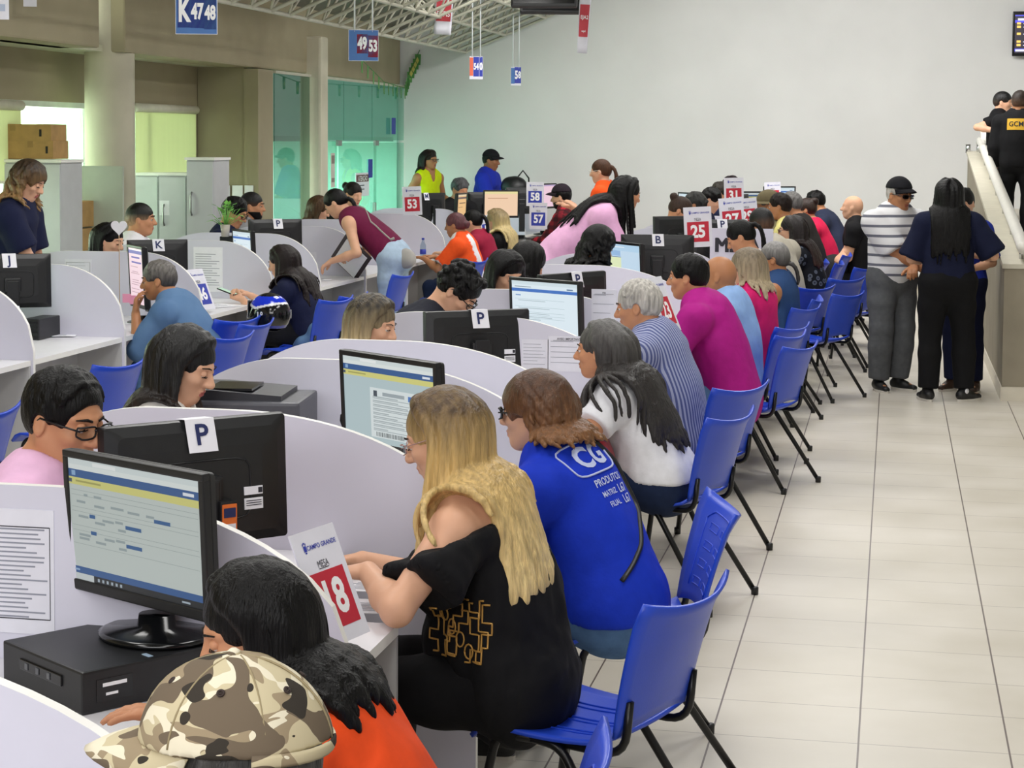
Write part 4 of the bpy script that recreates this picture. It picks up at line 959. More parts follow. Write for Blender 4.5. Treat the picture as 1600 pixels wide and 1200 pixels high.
def person(label, u, v, Y, yaw=180, pose='sit', lean=(8, 18), hp=10, hy=0, hr=0, s=1., w=1., fem=False, skin='mid', hs=1.04, belly=0., bust=0.,
           hair=None, top=None, bottom=None, arms=('desk', 'desk'), hand=('flat', 'flat'), seat=.45, feet=None, shoes='black', h=None, world=None, jaw=None, eyes=True, twist=0, neckf=.5, torso=None, vis_legs=True, look='open', hip=None, footdx=0):
    kw_ = {}
    p = Person(); p.label = label; wh = ony(u, v, Y) if world is None else np.array(world, float)
    if hip is not None and yaw is None: yaw = math.degrees(math.atan2(wh[1]-hip[1], wh[0]-hip[0]))
    yawr = R(yaw)
    s_auto = s == 1. and pose == 'sit'
    ppm = FOC/(np.dot(wh-_cp, _fw)); h = h or min(.013, max(.0052, 1.9/ppm)); p.ppm = ppm
    l0, l1 = R(lean[0]), R(lean[1])
    def build_spine(tl, sc, pz):
        P = [V3(0, 0, pz)]; A = []
        for i in range(4):
            a = l0+(l1-l0)*(i/3); A.append(a); P.append(P[-1]+V3(math.sin(a), 0, math.cos(a))*.128*sc*tl)
        na = l1*(1-neckf)+(R(hp)*.6+l1*.2)*neckf
        hc = P[-1]+V3(math.sin(na), 0, math.cos(na))*.148*sc+V3(.03, 0, .0)*sc*math.cos(na)
        return P, A, hc, na
    tl = torso or 1.
    if pose == 'sit':
        pz = seat+.088*s
        if torso is None:
            for _ in range(12):
                P, A, hc, na = build_spine(tl, s, pz); tl = min(1.30, max(.74, tl+(wh[2]-hc[2])/(.48*s)))
    else:
        for _ in range(8):
            pz = .93*s; P, A, hc, na = build_spine(tl, s, pz); s = min(1.18, max(.85, s*wh[2]/hc[2]))
    if hip is not None:
        if pose == 'bend': pz = .91*s
        dist = (wh[0]-hip[0])*math.cos(yawr)+(wh[1]-hip[1])*math.sin(yawr); b0, b1 = l0, l1; tl = 1.
        for _ in range(60):
            P, A, hc, na = build_spine(tl, s, pz); dl = max(-.3, min(.3, (dist-hc[0])*.8)); l0 = max(-.25, min(1.45, l0+dl)); l1 = max(-.2, min(1.75, l1+dl)); tl = min(1.3, max(.74, tl+(wh[2]-hc[2])*.6/max(.25, math.cos((l0+l1)/2))))
    if s_auto and tl > 1.1 and not kw_.get('again'):
        kw_['again'] = 1; l0, l1 = R(lean[0]), R(lean[1]); s = min(1.10, 1+(tl-1.08)*.5); pz = seat+.088*s
        if hip is None:
            for _ in range(12): P, A, hc, na = build_spine(tl, s, pz); tl = min(1.26, max(.74, tl+(wh[2]-hc[2])/(.48*s)))
        else:
            b0 = 0
            for _ in range(60):
                P, A, hc, na = build_spine(tl, s, pz); dl = max(-.3, min(.3, (dist-hc[0])*.8)); l0 = max(-.25, min(1.45, l0+dl)); l1 = max(-.2, min(1.75, l1+dl)); tl = min(1.26, max(.74, tl+(wh[2]-hc[2])*.6/max(.25, math.cos((l0+l1)/2))))
    P, A, hc, na = build_spine(tl, s, pz)
    root = wh[:2]-np.array([math.cos(yawr)*hc[0], math.sin(yawr)*hc[0]]); dz = wh[2]-hc[2]
    # residual height error: shift only small amounts
    p.pose = pose; p.err = dz; p.tl = tl; p.s = s
    q = hs*(.97 if fem else 1.0)*s**.4; Rh = rotm(R(hy), R(hp), R(hr)); HP, T = head_prims(hc, Rh, q, fem, jaw or (.92 if fem else 1.05)); p.hc, p.Rh, p.q, p.T = hc, Rh, q, T
    L = [C_(P[4]-V3(math.sin(l1), 0, math.cos(l1))*.03*s, T(-.025, 0, -.05), (.055 if fem else .064)*s*.98, (.05 if fem else .058)*s, .025, None, 'neck')]
    fw = lambda a: V3(math.cos(a), 0, -math.sin(a))
    sw = (.172 if fem else .195)*s*w
    fl = lambda a, k: (fw(a), k)
    hipw = (.178 if fem else .165)*s*w
    L += [C_(P[0]-V3(0, .05*s, 0), P[0]+V3(0, .05*s, 0), hipw*.72, hipw*.72, .05, fl(A[0], 1.18), 'hip'),
          C_(P[0]+V3(0, 0, .02), P[1], hipw*.93, (.148 if fem else .158)*s*w, .05, fl(A[0], 1.38), 'torso'),
          C_(P[1], P[2], (.148 if fem else .158)*s*w, (.15 if fem else .168)*s*w, .05, fl(A[1], 1.42), 'torso'),
          C_(P[2], P[3]+(P[4]-P[3])*.25, (.15 if fem else .168)*s*w, (.148 if fem else .165)*s*w, .05, fl(A[2], 1.4), 'chest'),
          C_(P[3]+(P[4]-P[3])*.3, P[4]-(P[4]-P[3])*.12, .135*s*w, .075*s*w, .05, fl(A[3], 1.45), 'chest')]
    if belly: L.append(E_(P[1]+fw(A[1])*(.05+belly*.5)*s-V3(0, 0, .01), np.array([.10+belly*.5, .13, .12])*s*w, None, .06, 'torso'))
    if bust:
        for sy in (-1, 1): L.append(E_(P[2]+(P[3]-P[2])*.55+fw(A[2])*.095*s*w+V3(0, sy*.075*s, 0), np.array([.07, .075, .075])*s*bust, None, .04, 'chest'))
    elif not fem:
        for sy in (-1, 1): L.append(E_(P[3]-(P[3]-P[2])*.1+fw(A[2])*.08*s*w+V3(0, sy*.08*s, 0), np.array([.045, .085, .07])*s, None, .05, 'chest'))
    up = unit(P[4]-P[3]); sh = []
    tw = rotm(R(twist))
    for sy in (1, -1):
        S = P[4]-up*.072*s+tw@V3(0, sy*sw, 0)+fw(A[3])*.012*s; sh.append(S)
        L += [C_(P[4]-up*.01*s+V3(0, sy*.03*s, 0), S+up*.005*s, .05*s, .052*s, .04, None, 'shoulder'), C_(P[4]-up*.10*s+V3(0, sy*.07*s, 0), S-up*.02*s, .07*s, .055*s, .05, None, 'shoulder')]
    p.M = TR(root[0], root[1], dz if abs(dz) < .045 else math.copysign(.045, dz), yawr); Mi = p.M.inverted()
    p.arms = []
    for i, sy in enumerate((1, -1)):
        a = arms[i]; S = sh[i]; hint = V3(-.25, sy*.55, -.8)
        if isinstance(a, dict): Wt = np.array(Mi @ Vector(ony(*a['px']))) if 'px' in a else np.array(a['w'], float); hint = np.array(a.get('e', hint), float); fd = a.get('f'); pn = a.get('n')
        else:
            fd = pn = None
            if a == 'desk': Wt = V3(S[0]+.36*s, sy*.15, .80)
            elif a == 'key': Wt = V3(S[0]+.40*s, sy*.10, .81)
            elif a == 'lap': Wt = V3(.26*s, sy*.08, pz+.10)
            elif a == 'down': Wt = S+V3(.06, sy*.06, -.52)*s; hint = V3(-1, sy*.2, 0)
            elif a == 'front': Wt = S+V3(.30*s, -sy*.10*s, -.30*s)
            elif a == 'cross': Wt = V3(S[0]+.30*s, -sy*.06, .79)
        E, Wt = ik(S, Wt, .285*s, .25*s, unit(hint)); f = unit(Wt-E)
        if isinstance(a, str) and a in ('desk', 'key', 'cross'): f = unit(f*V3(1, 1, .25))
        f = f if fd is None else unit(np.array(fd, float)); n = V3(0, 0, -1) if pn is None else np.array(pn, float); n = unit(n-f*np.dot(n, f))
        if isinstance(a, str) and a == 'down': n = unit(V3(0, -sy, 0))
        lat = np.cross(n, f)*(1 if True else 1); lat = lat if np.dot(lat, V3(0, -sy, 0)) >= 0 or isinstance(a, dict) and 'lat' in a else -lat   # towards the thumb
        if isinstance(a, dict) and 'lat' in a: lat = unit(np.array(a['lat'], float)-f*np.dot(f, np.array(a['lat'], float)))
        nm = 'L' if sy > 0 else 'R'; am = 1.0 if fem else 1.12; am *= w**.6
        L += [C_(S, E, .05*s*am, .038*s*am, .03, None, 'u'+nm), C_(E, E+(Wt-E)*.35, .037*s*am, .039*s*am, .02, None, 'f'+nm), C_(E+(Wt-E)*.35, Wt, .039*s*am, .026*s*am, .02, None, 'f'+nm)]
        hk = s*(.95 if fem else 1.03); fr = max(1., h/.0075)
        L += [C_(Wt, Wt+f*.03*hk, .026*hk, .03*hk, .015, (n, 1.5), 'h'+nm), C_(Wt+f*.035*hk-lat*.016*hk, Wt+f*.08*hk-lat*.02*hk, .022*hk, .02*hk, .015, (n, 1.45), 'h'+nm), C_(Wt+f*.035*hk+lat*.012*hk, Wt+f*.085*hk+lat*.018*hk, .024*hk, .021*hk, .015, (n, 1.45), 'h'+nm)]
        curl = {'flat': (.12, .22, .2), 'relax': (.35, .5, .4), 'grip': (.9, 1.1, .8), 'point': (.1, .15, .1), 'fist': (1.2, 1.4, 1.0)}[hand[i]]
        for j, (o, ln) in enumerate(((.030, .072), (.011, .08), (-.009, .075), (-.028, .06))):
            b = Wt+f*(.086-.004*abs(j-1))*hk+lat*o*hk; d = unit(f+lat*o*2.5); ang = 0
            cj = [c*(1+.12*j) for c in curl] if hand[i] != 'point' or j == 0 else (1.1, 1.2, .9)
            for sg, (cl, fr_) in enumerate(zip(cj, (.45, .32, .23))):
                ang += cl; dd = d*math.cos(ang)+n*math.sin(ang); e2 = b+dd*ln*hk*fr_; L.append(C_(b, e2, (.0092-.0008*sg)*hk*fr, (.0086-.0008*sg)*hk*fr, .004, None, 'h'+nm)); b = e2
        b = Wt+f*.028*hk+lat*.026*hk; d = unit(f*.75+lat*.75+n*.25)
        for ln, rr in ((.04, .0125), (.032, .0105), (.024, .0092)):
            e2 = b+d*ln*hk; L.append(C_(b, e2, rr*hk*fr, rr*.92*hk*fr, .008, None, 'h'+nm)); b = e2; d = unit(d+f*.35+n*(.2 if hand[i] != 'flat' else .05))
        p.arms.append(dict(S=S, E=E, W=Wt, f=f, n=n, lat=lat, am=am))
    # legs
    p.feet = []
    for i, sy in enumerate((1, -1)):
        Hp = P[0]+V3(0, sy*.088*s*w, -.02*s)
        if pose == 'sit':
            k = (feet or {}).get('LR'[i], {}); K = np.array(k.get('k', (.43*s, sy*.11*s, pz-.03)), float); Ak = np.array(k.get('a', (.38*s, sy*.10*s, .085)), float); fdir = unit(np.array(k.get('f', (1, sy*.12, 0)), float))
        else:
            k = (feet or {}).get('LR'[i], {}); off = np.array(k.get('o', (0, 0)), float); base = V3(-math.sin(l0)*.0, sy*.10*s, 0)+V3(off[0], off[1], 0); base[0] += footdx
            Ak = base+V3(-.02, 0, .085*s); K = (Hp+Ak)/2+V3(.03*s, sy*.01, .02*s); fdir = unit(np.array(k.get('f', (1, sy*.25, 0)), float))
        tm = (1.08 if fem else 1.0)*w**.7
        L += [C_(Hp, Hp+(K-Hp)*.45, .088*s*tm, .075*s*tm, .04, None, 't'+'LR'[i]), C_(Hp+(K-Hp)*.45, K, .075*s*tm, .054*s*tm, .03, None, 't'+'LR'[i]), C_(K, K+(Ak-K)*.35, .052*s*tm, .054*s*tm, .025, None, 's'+'LR'[i]), C_(K+(Ak-K)*.35, Ak, .054*s*tm, .036*s, .025, None, 's'+'LR'[i]),
              C_(Ak+V3(0, 0, -.03*s)-fdir*.03*s, Ak+fdir*.14*s+V3(0, 0, -.055*s), .036*s, .026*s, .03, (V3(0, 0, 1), 1.1), 'foot')]
        p.feet.append((Ak, fdir, K, Hp))
    p.P, p.A, p.sh, p.up, p.fw, p.sw, p.h, p.w = P, A, sh, up, fw, sw, h, w; p.body = L; p.head = HP
    allp = L+HP
    t = thing('person', label, 'person', p.M); p.root = t
    f = field_of(allp, h); V, F = f.mesh(); mats = [skin_mat(skin), LIP(skin)]
    loc = (V-hc)@Rh/q; lipm = (np.abs(loc[:, 2]+.0645) < .0125) & (np.abs(loc[:, 1]) < .023-np.abs(loc[:, 2]+.0645)*.6) & (loc[:, 0] > .084); mi = lipm[F].sum(1) >= 3
    np_mesh('body', V, F, mats, mi.astype(int), t)
    if eyes and h < .012:
        for sy in (-1, 1):
            MBe = MB(); br = MB()
            c = T(.0765, sy*.031, .0055); n0 = 12
            def sph(c, r, mi, hemi=None):
                vv = []; ff = []
                for a in range(7):
                    for b in range(n0):
                        th = math.pi*a/6; ph = 2*math.pi*b/n0; vv.append(c+Rh@(np.array([math.cos(th), math.sin(th)*math.cos(ph), math.sin(th)*math.sin(ph)])*r*q))
                for a in range(6):
                    for b in range(n0): ff.append((a*n0+b, a*n0+(b+1) % n0, (a+1)*n0+(b+1) % n0, (a+1)*n0+b))
                MBe.add(vv, ff, mi, True)
            sph(c, .0125, 0); sph(T(.0835, sy*.0305, .0045 if look == 'open' else .001), .0066, 1)
            # upper lid and lash line
            sph(T(.0765, sy*.031, .0085 if look == 'open' else .0065), .0132, 2)
            br.tube([T(.090, sy*.019, .0045 if look == 'open' else -.001), T(.0925, sy*.031, .0035 if look == 'open' else -.003), T(.083, sy*.046, .002 if look == 'open' else -.002)], .0016*q, 5)
            br.tube([T(.094, sy*.012, .0255), T(.092, sy*.028, .031), T(.074, sy*.05, .027)], [.0028*q*(.8 if fem else 1.2), .0032*q*(.8 if fem else 1.2), .0015*q], 6, flat=.8)
            MBe.build('eye', [mat('eye_white', 'ddd6cf', .25, var=0), mat('iris_dark', '20130d', .2, var=0), skin_mat(skin)], t)
            br.build('eyebrow', hair_mat('brow', '17110e'), t)
    if hair: p.hairspec = hair; build_hair(p, **hair)
    if top: build_top(p, **top)
    if bottom: build_bottom(p, **bottom)
    if shoes: build_shoes(p, shoes)
    PEOPLE.append(p); print('P %-38s tl=%.2f s=%.2f err=%+.2f root=(%.2f,%.2f) ppm=%.0f' % (label[:38], tl, s, dz, root[0], root[1], ppm)); return p
# ---- hair
def scalp(p, k=1.0): return E_(p.T(-.014, 0, .03), np.array([.097, .077, .089])*p.q*k, p.Rh)
def build_hair(p, style='short', col='black', L=.3, n=None, vol=1., part=0., roots=None, curl=0., tips=None, fringe=.0, name='hair', cut=.56, side=.0, matname=None, seed=1, back=0.4, tail=None, recede=0., rstr=None, fade=None, face=True, facek=1., froot=.62, hm=.027):
    rng = np.random.default_rng(seed+int(abs(p.hc[0])*1e4) % 97); q, Rh, T = p.q, p.Rh, p.T; h = max(.0045, p.h*.82); far = p.ppm < 260
    prims = []; strands = []
    sc = np.array([.097, .077, .089]); c0 = np.array([-.014, 0, .03])
    def shell_prims(th, backlow):
        prims.append(E_(T(-.016, 0, .032), (sc+th)*q, Rh, .015)); prims.append(E_(T(-.045, 0, .0), np.array([.068+th, .068+th, .07+backlow])*q, Rh, .02))
    def trims(hl=.0, nape=-.075):
        """cut the hair cap away from the face, ears and nape"""
        prims.append(E_(T(.112-recede, 0, -.048+hl), np.array([.075, .095, .098])*q, Rh, .012, op=-1))
        for sy in (-1, 1): prims.append(E_(T(.03, sy*.085, -.052), np.array([.05, .03, .058])*q, Rh, .01, op=-1)); prims.append(E_(T(-.012, sy*.088, -.012), np.array([.02, .022, .032])*q, Rh, .006, op=-1))
    def grow(n, Ls, comb=(-.4, 0, 0), rad=.006, taper=.35, lift=.0, zmin=-.45, xmax=.62, scurl=None):
        d = rng.normal(size=(n*6, 3)); d /= np.linalg.norm(d, axis=1, keepdims=True)
        ok = (d[:, 2] > zmin) & ((d[:, 0] < froot) | (d[:, 2] > .86)) & ~((d[:, 0] > .25) & (d[:, 2] < .50+.25*d[:, 0]-.1)) & ~((d[:, 0] > .05) & (d[:, 2] < .12)); d = d[ok][:n]
        X = (c0+d*(sc+.004))@Rh.T*q+p.hc; cm = np.array(comb); step = .014; paths = [X.copy()]; cur = X.copy()
        ln = np.broadcast_to(np.asarray(Ls(len(d)) if callable(Ls) else Ls, float), (len(d),)); dirv = np.zeros_like(cur); ph = rng.uniform(0, 6.28, len(d)); jit = rng.normal(size=(len(d), 3))*.05
        side_ = np.where(d[:, 1]+part > 0, 1, -1)[:, None]
        body = [b for b in p.body if b['tag'] in ('torso', 'chest', 'shoulder', 'neck')]+[E_(S_, np.ones(3)*.098*p.s, None) for S_ in p.sh]+([E_(T(.085, 0, -.035), np.array([.07, .088, .125])*q*facek, Rh)] if face else [])
        nst = int(max(ln)/step)
        for i in range(nst):
            loc = (cur-p.hc)@Rh/q; e = (loc-c0)/(sc+.006); r = np.linalg.norm(e, axis=1, keepdims=True); nr = e/(sc+.006); nr /= np.linalg.norm(nr, axis=1, keepdims=True); nrw = nr@Rh.T
            g = np.tile(np.array([0, 0, -1.]), (len(cur), 1)); near = np.clip((1.45-r)/.35, 0, 1)
            t = g + near*((cm@Rh.T)*np.clip(loc[:, 2:3]/.06, 0, 1) + side_*(Rh@np.array([0, 1., 0]))*.75*np.clip((loc[:, 2:3]-.05)/.05, 0, 1)) + jit
            if i == 0: dirv = t-nrw*(t*nrw).sum(1, keepdims=True)+nrw*lift
            dirv = dirv*.55+t*.45; into = (dirv*nrw).sum(1, keepdims=True); dirv = dirv-nrw*np.where((into < 0) & (r < 1.12), into, 0); dirv /= np.linalg.norm(dirv, axis=1, keepdims=True)+1e-9
            dd = peval(body, cur); nb = dd < (hm+.006)*vol
            if nb.any():
                Q = cur[nb]; ee = .005; gr = np.stack([peval(body, Q+np.eye(3)[k]*ee)-peval(body, Q-np.eye(3)[k]*ee) for k in range(3)], 1); gr /= np.linalg.norm(gr, axis=1, keepdims=True)+1e-9
                it = (dirv[nb]*gr).sum(1, keepdims=True); dn = dirv[nb]-gr*np.minimum(it, 0); dirv[nb] = dn/(np.linalg.norm(dn, axis=1, keepdims=True)+1e-9)
            if nb.any(): dirv[nb] += np.array([[-.38, 0, 0]]); dirv /= np.linalg.norm(dirv, axis=1, keepdims=True)+1e-9
            cur = cur+dirv*step
            loc = (cur-p.hc)@Rh/q; e = (loc-c0)/(sc+.008*vol); r = np.linalg.norm(e, axis=1, keepdims=True); ins = r < 1
            cur = np.where(ins, (c0+(loc-c0)/np.maximum(r, .2))@Rh.T*q+p.hc, cur)
            m = hm*vol; dd = peval(body, cur)
            bad = dd < m
            if bad.any():
                Q = cur[bad]; ee = .004; gr = np.stack([peval(body, Q+np.eye(3)[k]*ee)-peval(body, Q-np.eye(3)[k]*ee) for k in range(3)], 1); gr /= np.linalg.norm(gr, axis=1, keepdims=True)+1e-9
                cur[bad] = Q+gr*np.minimum(m-dd[bad], .03)[:, None]
            off = 0
            if curl: off = curl*np.stack([np.cos(ph+i*.8), np.sin(ph+i*.8), 0*ph], 1)*min(1, i/6)
            paths.append(cur+off)
        for k in range(len(d)):
            m = max(2, int(ln[k]/step)+1); strands.append((np.array([x[k] for x in paths[:m]]), rad*(.7+.6*rng.random()), taper))
    if style in ('short', 'fade', 'curlyshort'):
        th = .008*vol; shell_prims(th, -.0); trims(hl=fringe)
        if style != 'fade': grow(n or (90 if far else 260), lambda m: rng.uniform(.03, .055, m)*vol, comb=(.5, side, .2) if fringe <= 0 else (.2, side, 0), rad=.0065*max(1, h/.006), lift=.6 if style == 'curlyshort' else .15, zmin=-.2, scurl=1)
        if style == 'curlyshort':
            for _ in range(90):
                d = rng.normal(size=3); d /= np.linalg.norm(d)
                if d[2] < -.35 or (d[0] > .3 and d[2] < .5): continue
                prims.append(E_(p.hc+Rh@((c0+d*(sc+.014*vol))*q), np.ones(3)*rng.uniform(.014, .022), None, .008))
    elif style == 'long':
        shell_prims(.006*vol, 0); trims(hl=.0)
        grow(n or (150 if far else 430), lambda m: L*rng.uniform(.8, 1.03, m), comb=(-back, 0, 0), rad=.0085*max(1, h/.006), taper=.55)
    elif style == 'bob':
        shell_prims(.016*vol, .03); trims(hl=.0)
        grow(n or (100 if far else 280), lambda m: L*rng.uniform(.8, 1.05, m), comb=(-back, 0, 0), rad=.0095*max(1, h/.006), taper=.5)
    elif style in ('pony', 'bun'):
        shell_prims(.007*vol, 0); trims(hl=.0)
        B = T(-.105, 0, .05) if tail is None else T(*tail)
        if style == 'bun':
            for _ in range(16):
                d = rng.normal(size=3); d /= np.linalg.norm(d); prims.append(E_(B+Rh@(np.array([-.02, 0, .01])*q)+d*.018, np.ones(3)*rng.uniform(.016, .026)*vol, None, .008))
        else:
            for _ in range(26 if far else 60):
                d = rng.normal(size=3)*np.array([.4, 1, .6]); pt = [B+Rh@np.array([0, 0, 0])+d*.006]; dirn = Rh@np.array([-1, 0, .25]); spread = rng.normal(size=3)*.25; Lk = L*rng.uniform(.7, 1.05)
                for i in range(int(Lk/.018)):
                    dirn = unit(dirn*.72+np.array([0, 0, -1.])*.28+spread*.06); pt.append(pt[-1]+dirn*.018)
                strands.append((np.array(pt), .009*max(1, h/.007), .3))
    elif style == 'ring':      # bald crown, short sides
        shell_prims(.003, 0); trims(); prims.append(E_(T(.02, 0, .10), np.array([.10, .085, .085])*q, Rh, .01, op=-1))
    pr_pos = [x for x in prims if x['op'] > 0]; pr_neg = [x for x in prims if x['op'] < 0]
    f0 = field_of(prims, h)
    if strands:
        lo = np.min([s[0].min(0) for s in strands], 0)-.03; hi = np.max([s[0].max(0) for s in strands], 0)+.03
        f0b = Field(np.minimum(lo, f0.lo), np.maximum(hi, np.array([a[-1] for a in f0.ax])), h)
        for pr in prims: f0b.add(pr)
        for pts, r, tp in strands:
            m = len(pts); stp = 2 if (m > 8 and h > .007) else 1; ii = list(range(0, m, stp)); ii = ii if ii[-1] == m-1 else ii+[m-1]
            for a, b in zip(ii[:-1], ii[1:]):
                ra = r*(1-(1-tp)*a/(m-1)); rb = r*(1-(1-tp)*b/(m-1)); f0b.add(C_(pts[a], pts[b], ra, rb, .011 if style == 'long' else .007))
        if style in ('short', 'fade', 'curlyshort'):
            for pr in pr_neg: f0b.add(pr)
        f0 = f0b
    if style in ('short', 'fade', 'curlyshort') or style == 'ring':
        f0.cut(T(0, 0, -.085), -Rh[:, 2])
    V, F = f0.mesh(); V = folds(V, F, .0012, 160, seed, (1, 1, .25)) if not far else V
    cols = None; mname = matname or '%s_%s' % (col, roots or '')
    if roots or tips or fade:
        base = np.array(lin(HAIR.get(col, col))[:3]); loc = (V-p.hc)@Rh/q; up = np.clip(((V[:, 2]-p.hc[2])/q+.06)/.15, 0, 1)[:, None]; st = np.sin(V[:, 0]*140+np.sin(V[:, 1]*90)*2)*np.sin(V[:, 1]*170+V[:, 2]*8); st = (.5+.5*st)[:, None]
        rc = np.array(lin(HAIR.get(roots, roots))[:3]) if roots else base; k = up**(rstr or 1.2); m = k*(1-.18*st)
        cols = base*(1-m)+rc*m
        if tips: tc = np.array(lin(HAIR.get(tips, tips))[:3]); g = np.clip(((p.hc[2]-V[:, 2])-.05)/.25, 0, 1)[:, None]*(.5+.5*st); cols = cols*(1-g)+tc*g
        if fade: g = np.clip((.045-loc[:, 2])/.07, 0, 1)[:, None]; cols = cols*(1-g)+np.array(lin(fade)[:3])*g
        m_ = mat('hair_tinted', '555555', .42, var=.3, scale=70, stretch=(1, 1, .12), bump=.55, bscale=170, spec=.4, attr='tint')
    else: m_ = hair_mat(col, HAIR.get(col, col))
    p.hair = np_mesh(name, V, F, m_, None, p.root, cols)
    if strands and not far and style in ('long', 'bob'):
        mb = MB()
        for pts, r, tp in strands[::2]:
            if len(pts) < 5: continue
            j = rng.normal(size=3)*.005; m = len(pts); mb.tube(list(pts+j), [.0024*(1-.6*i/m) for i in range(m)], 4, cap=False)
        Vs = np.array(mb.v); Fs = np.array(mb.f)
        c2 = None
        if cols is not None:
            from mathutils.kdtree import KDTree
            kd = KDTree(len(V)); [kd.insert(x, i) for i, x in enumerate(V)]; kd.balance(); c2 = np.array([cols[kd.find(x)[1]] for x in Vs])*rng.uniform(.8, 1.35, (len(Vs), 1))
        o = np_mesh('loose_strands', Vs, Fs, m_, None, p.hair, c2)
    return p.hair
# ---- clothes
def build_top(p, m, sleeve=.55, hem=-.06, off=.015, neck='crew', collar=None, fold=.004, name='shirt', seed=0, vdeep=.0, cuff=None, cols=None, open_=False, loose=0., freq=18., flare=0.):
    h = max(p.h*1.05, .006); s = p.s; P, up = p.P, p.up; prims = []; 
    for b in p.body:
        g = b['tag']
        if g in ('torso', 'hip', 'chest') or (g == 'shoulder' and sleeve > 0): prims.append(dict(b))
        elif g == 'shoulder' and sleeve <= 0 and neck != 'off':
            c = dict(b); c['b'] = c['a']+(c['b']-c['a'])*.62; prims.append(c)
    for i, nm in enumerate('LR'):
        A = p.arms[i]
        if sleeve > 0:
            e = A['S']+(A['E']-A['S'])*min(1, sleeve); prims.append(C_(A['S'], e, (.054+loose*.5)*s*A['am'], (.05+loose+flare)*s*A['am'], .03, None, 'sl', 1 if sleeve < 1 else 0))
            if sleeve > 1:
                e2 = A['E']+(A['W']-A['E'])*(sleeve-1); prims.append(C_(A['E'], e2, (.046+loose)*s*A['am'], (.036+loose*.7)*s*A['am'], .02, None, 'sl', 1))
    f = field_of(prims, h, off)
    u0 = unit(P[1]-P[0]) if p.pose == 'bend' else V3(0, 0, 1); f.cut(P[0]+u0*hem, -u0, lo=P[0]-V3(.35, .35, .5), hi=P[0]+V3(.35, .35 if p.pose == 'bend' else .22*p.w, .3 if p.pose == 'bend' else .0)) if hem > -.4 else None
    nb = P[4]
    nr = {'crew': .068, 'wide': .10, 'polo': .066, 'v': .07, 'scoop': .085, 'off': .05}[neck]*s*(.95 if p.w < 1 else 1)
    f.add(C_(nb-up*.012*s, nb+up*.25*s, nr, nr*1.15, .01, None, '', 0, -1))
    if neck in ('v', 'scoop') or vdeep: f.add(C_(nb+p.fw(p.A[3])*.05*s, nb+p.fw(p.A[3])*.115*s-up*(.10+vdeep)*s, .055*s, .02*s, .01, None, '', 0, -1))
    if neck == 'off': f.cut(p.sh[0]*.5+p.sh[1]*.5-up*.035*s, unit(up), lo=p.P[3]-V3(.4, .5, .1), hi=p.P[4]+V3(.5, .5, .5))
    if sleeve <= 0:
        for i in (0, 1): A = p.arms[i]; f.add(C_(p.sh[i]+V3(0, (1-2*i)*.035, 0)*s, p.sh[i]+V3(0, (1-2*i)*.02, -.10)*s, .055*s, .05*s, .015, None, '', 0, -1)) if neck != 'off' else None
    V, F = f.mesh(); V = folds(V, F, fold*1.35, freq, seed+len(p.label)); V = folds(V, F, fold*.5, freq*2.3, seed+3, (1, 1, .8))
    c = cols(p, V) if cols else None
    o = np_mesh(name, V, F, m, None, p.root, c); p.top = o; p.topVF = (V, F)
    if collar:
        cm = collar if not isinstance(collar, bool) else m; mb = MB(); rows = []
        ax = unit(p.T(-.02, 0, -.06)-nb); f1 = unit(p.fw(p.A[3])-ax*np.dot(p.fw(p.A[3]), ax)); l1 = np.cross(ax, f1)
        for r_, z_ in ((.066, .0), (.070, .030), (.078, .034), (.092, .008), (.098, -.012)):
            rows.append([nb+f1*.012*s+(f1*math.cos(w_)*(r_+.006)+l1*math.sin(w_)*r_*.95)*s+ax*(z_-.018*math.cos(w_)-.004)*s for w_ in np.linspace(.28, 2*math.pi-.28, 26)])
        v_, f_ = shell(rows, .003); mb.add(v_, f_, 0, True); mb.build('collar', cm, o)
    return o
def build_bottom(p, m, kind='trousers', off=.008, fold=.004, name='trousers', length=1.0, belt=None, top=.03):
    h = max(p.h*1.1, .007); prims = [dict(b) for b in p.body if b['tag'] == 'hip' or b['tag'][0] == 't' and b['tag'] in ('tL', 'tR') or (b['tag'] in ('sL', 'sR') and length > .5)]
    s = p.s
    for i in (0, 1):
        Ak, fd, K, Hp = p.feet[i]
        if kind == 'trousers' and length > .5: prims.append(C_(K, K+(Ak-K)*(length-.02), .054*s, .052*s, .02, None, 'x', 1))
    prims.append(dict([b for b in p.body if b['tag'] == 'torso'][0], b=p.P[0]+V3(0, 0, .05)))
    f = field_of(prims, h, off); u0 = unit(p.P[1]-p.P[0]) if p.pose == 'bend' else V3(0, 0, 1); f.cut(p.P[0]+u0*(top+.05), u0)
    for i in (0, 1):
        Ak, fd, K, Hp = p.feet[i]; e = Ak+(K-Ak)*(.04 if length >= 1 else 1-length); n = unit(Ak-K); f.cut(e, n, lo=np.minimum(Ak, e)-.13, hi=np.maximum(Ak, e)+.13)
    V, F = f.mesh(); V = folds(V, F, fold, 20, 5+len(p.label)); o = np_mesh(name, V, F, m, None, p.root); return o
SHOE = {'black': '141414', 'brown': '3c2a1e', 'white': 'd8d8d4', 'grey': '55565a'}
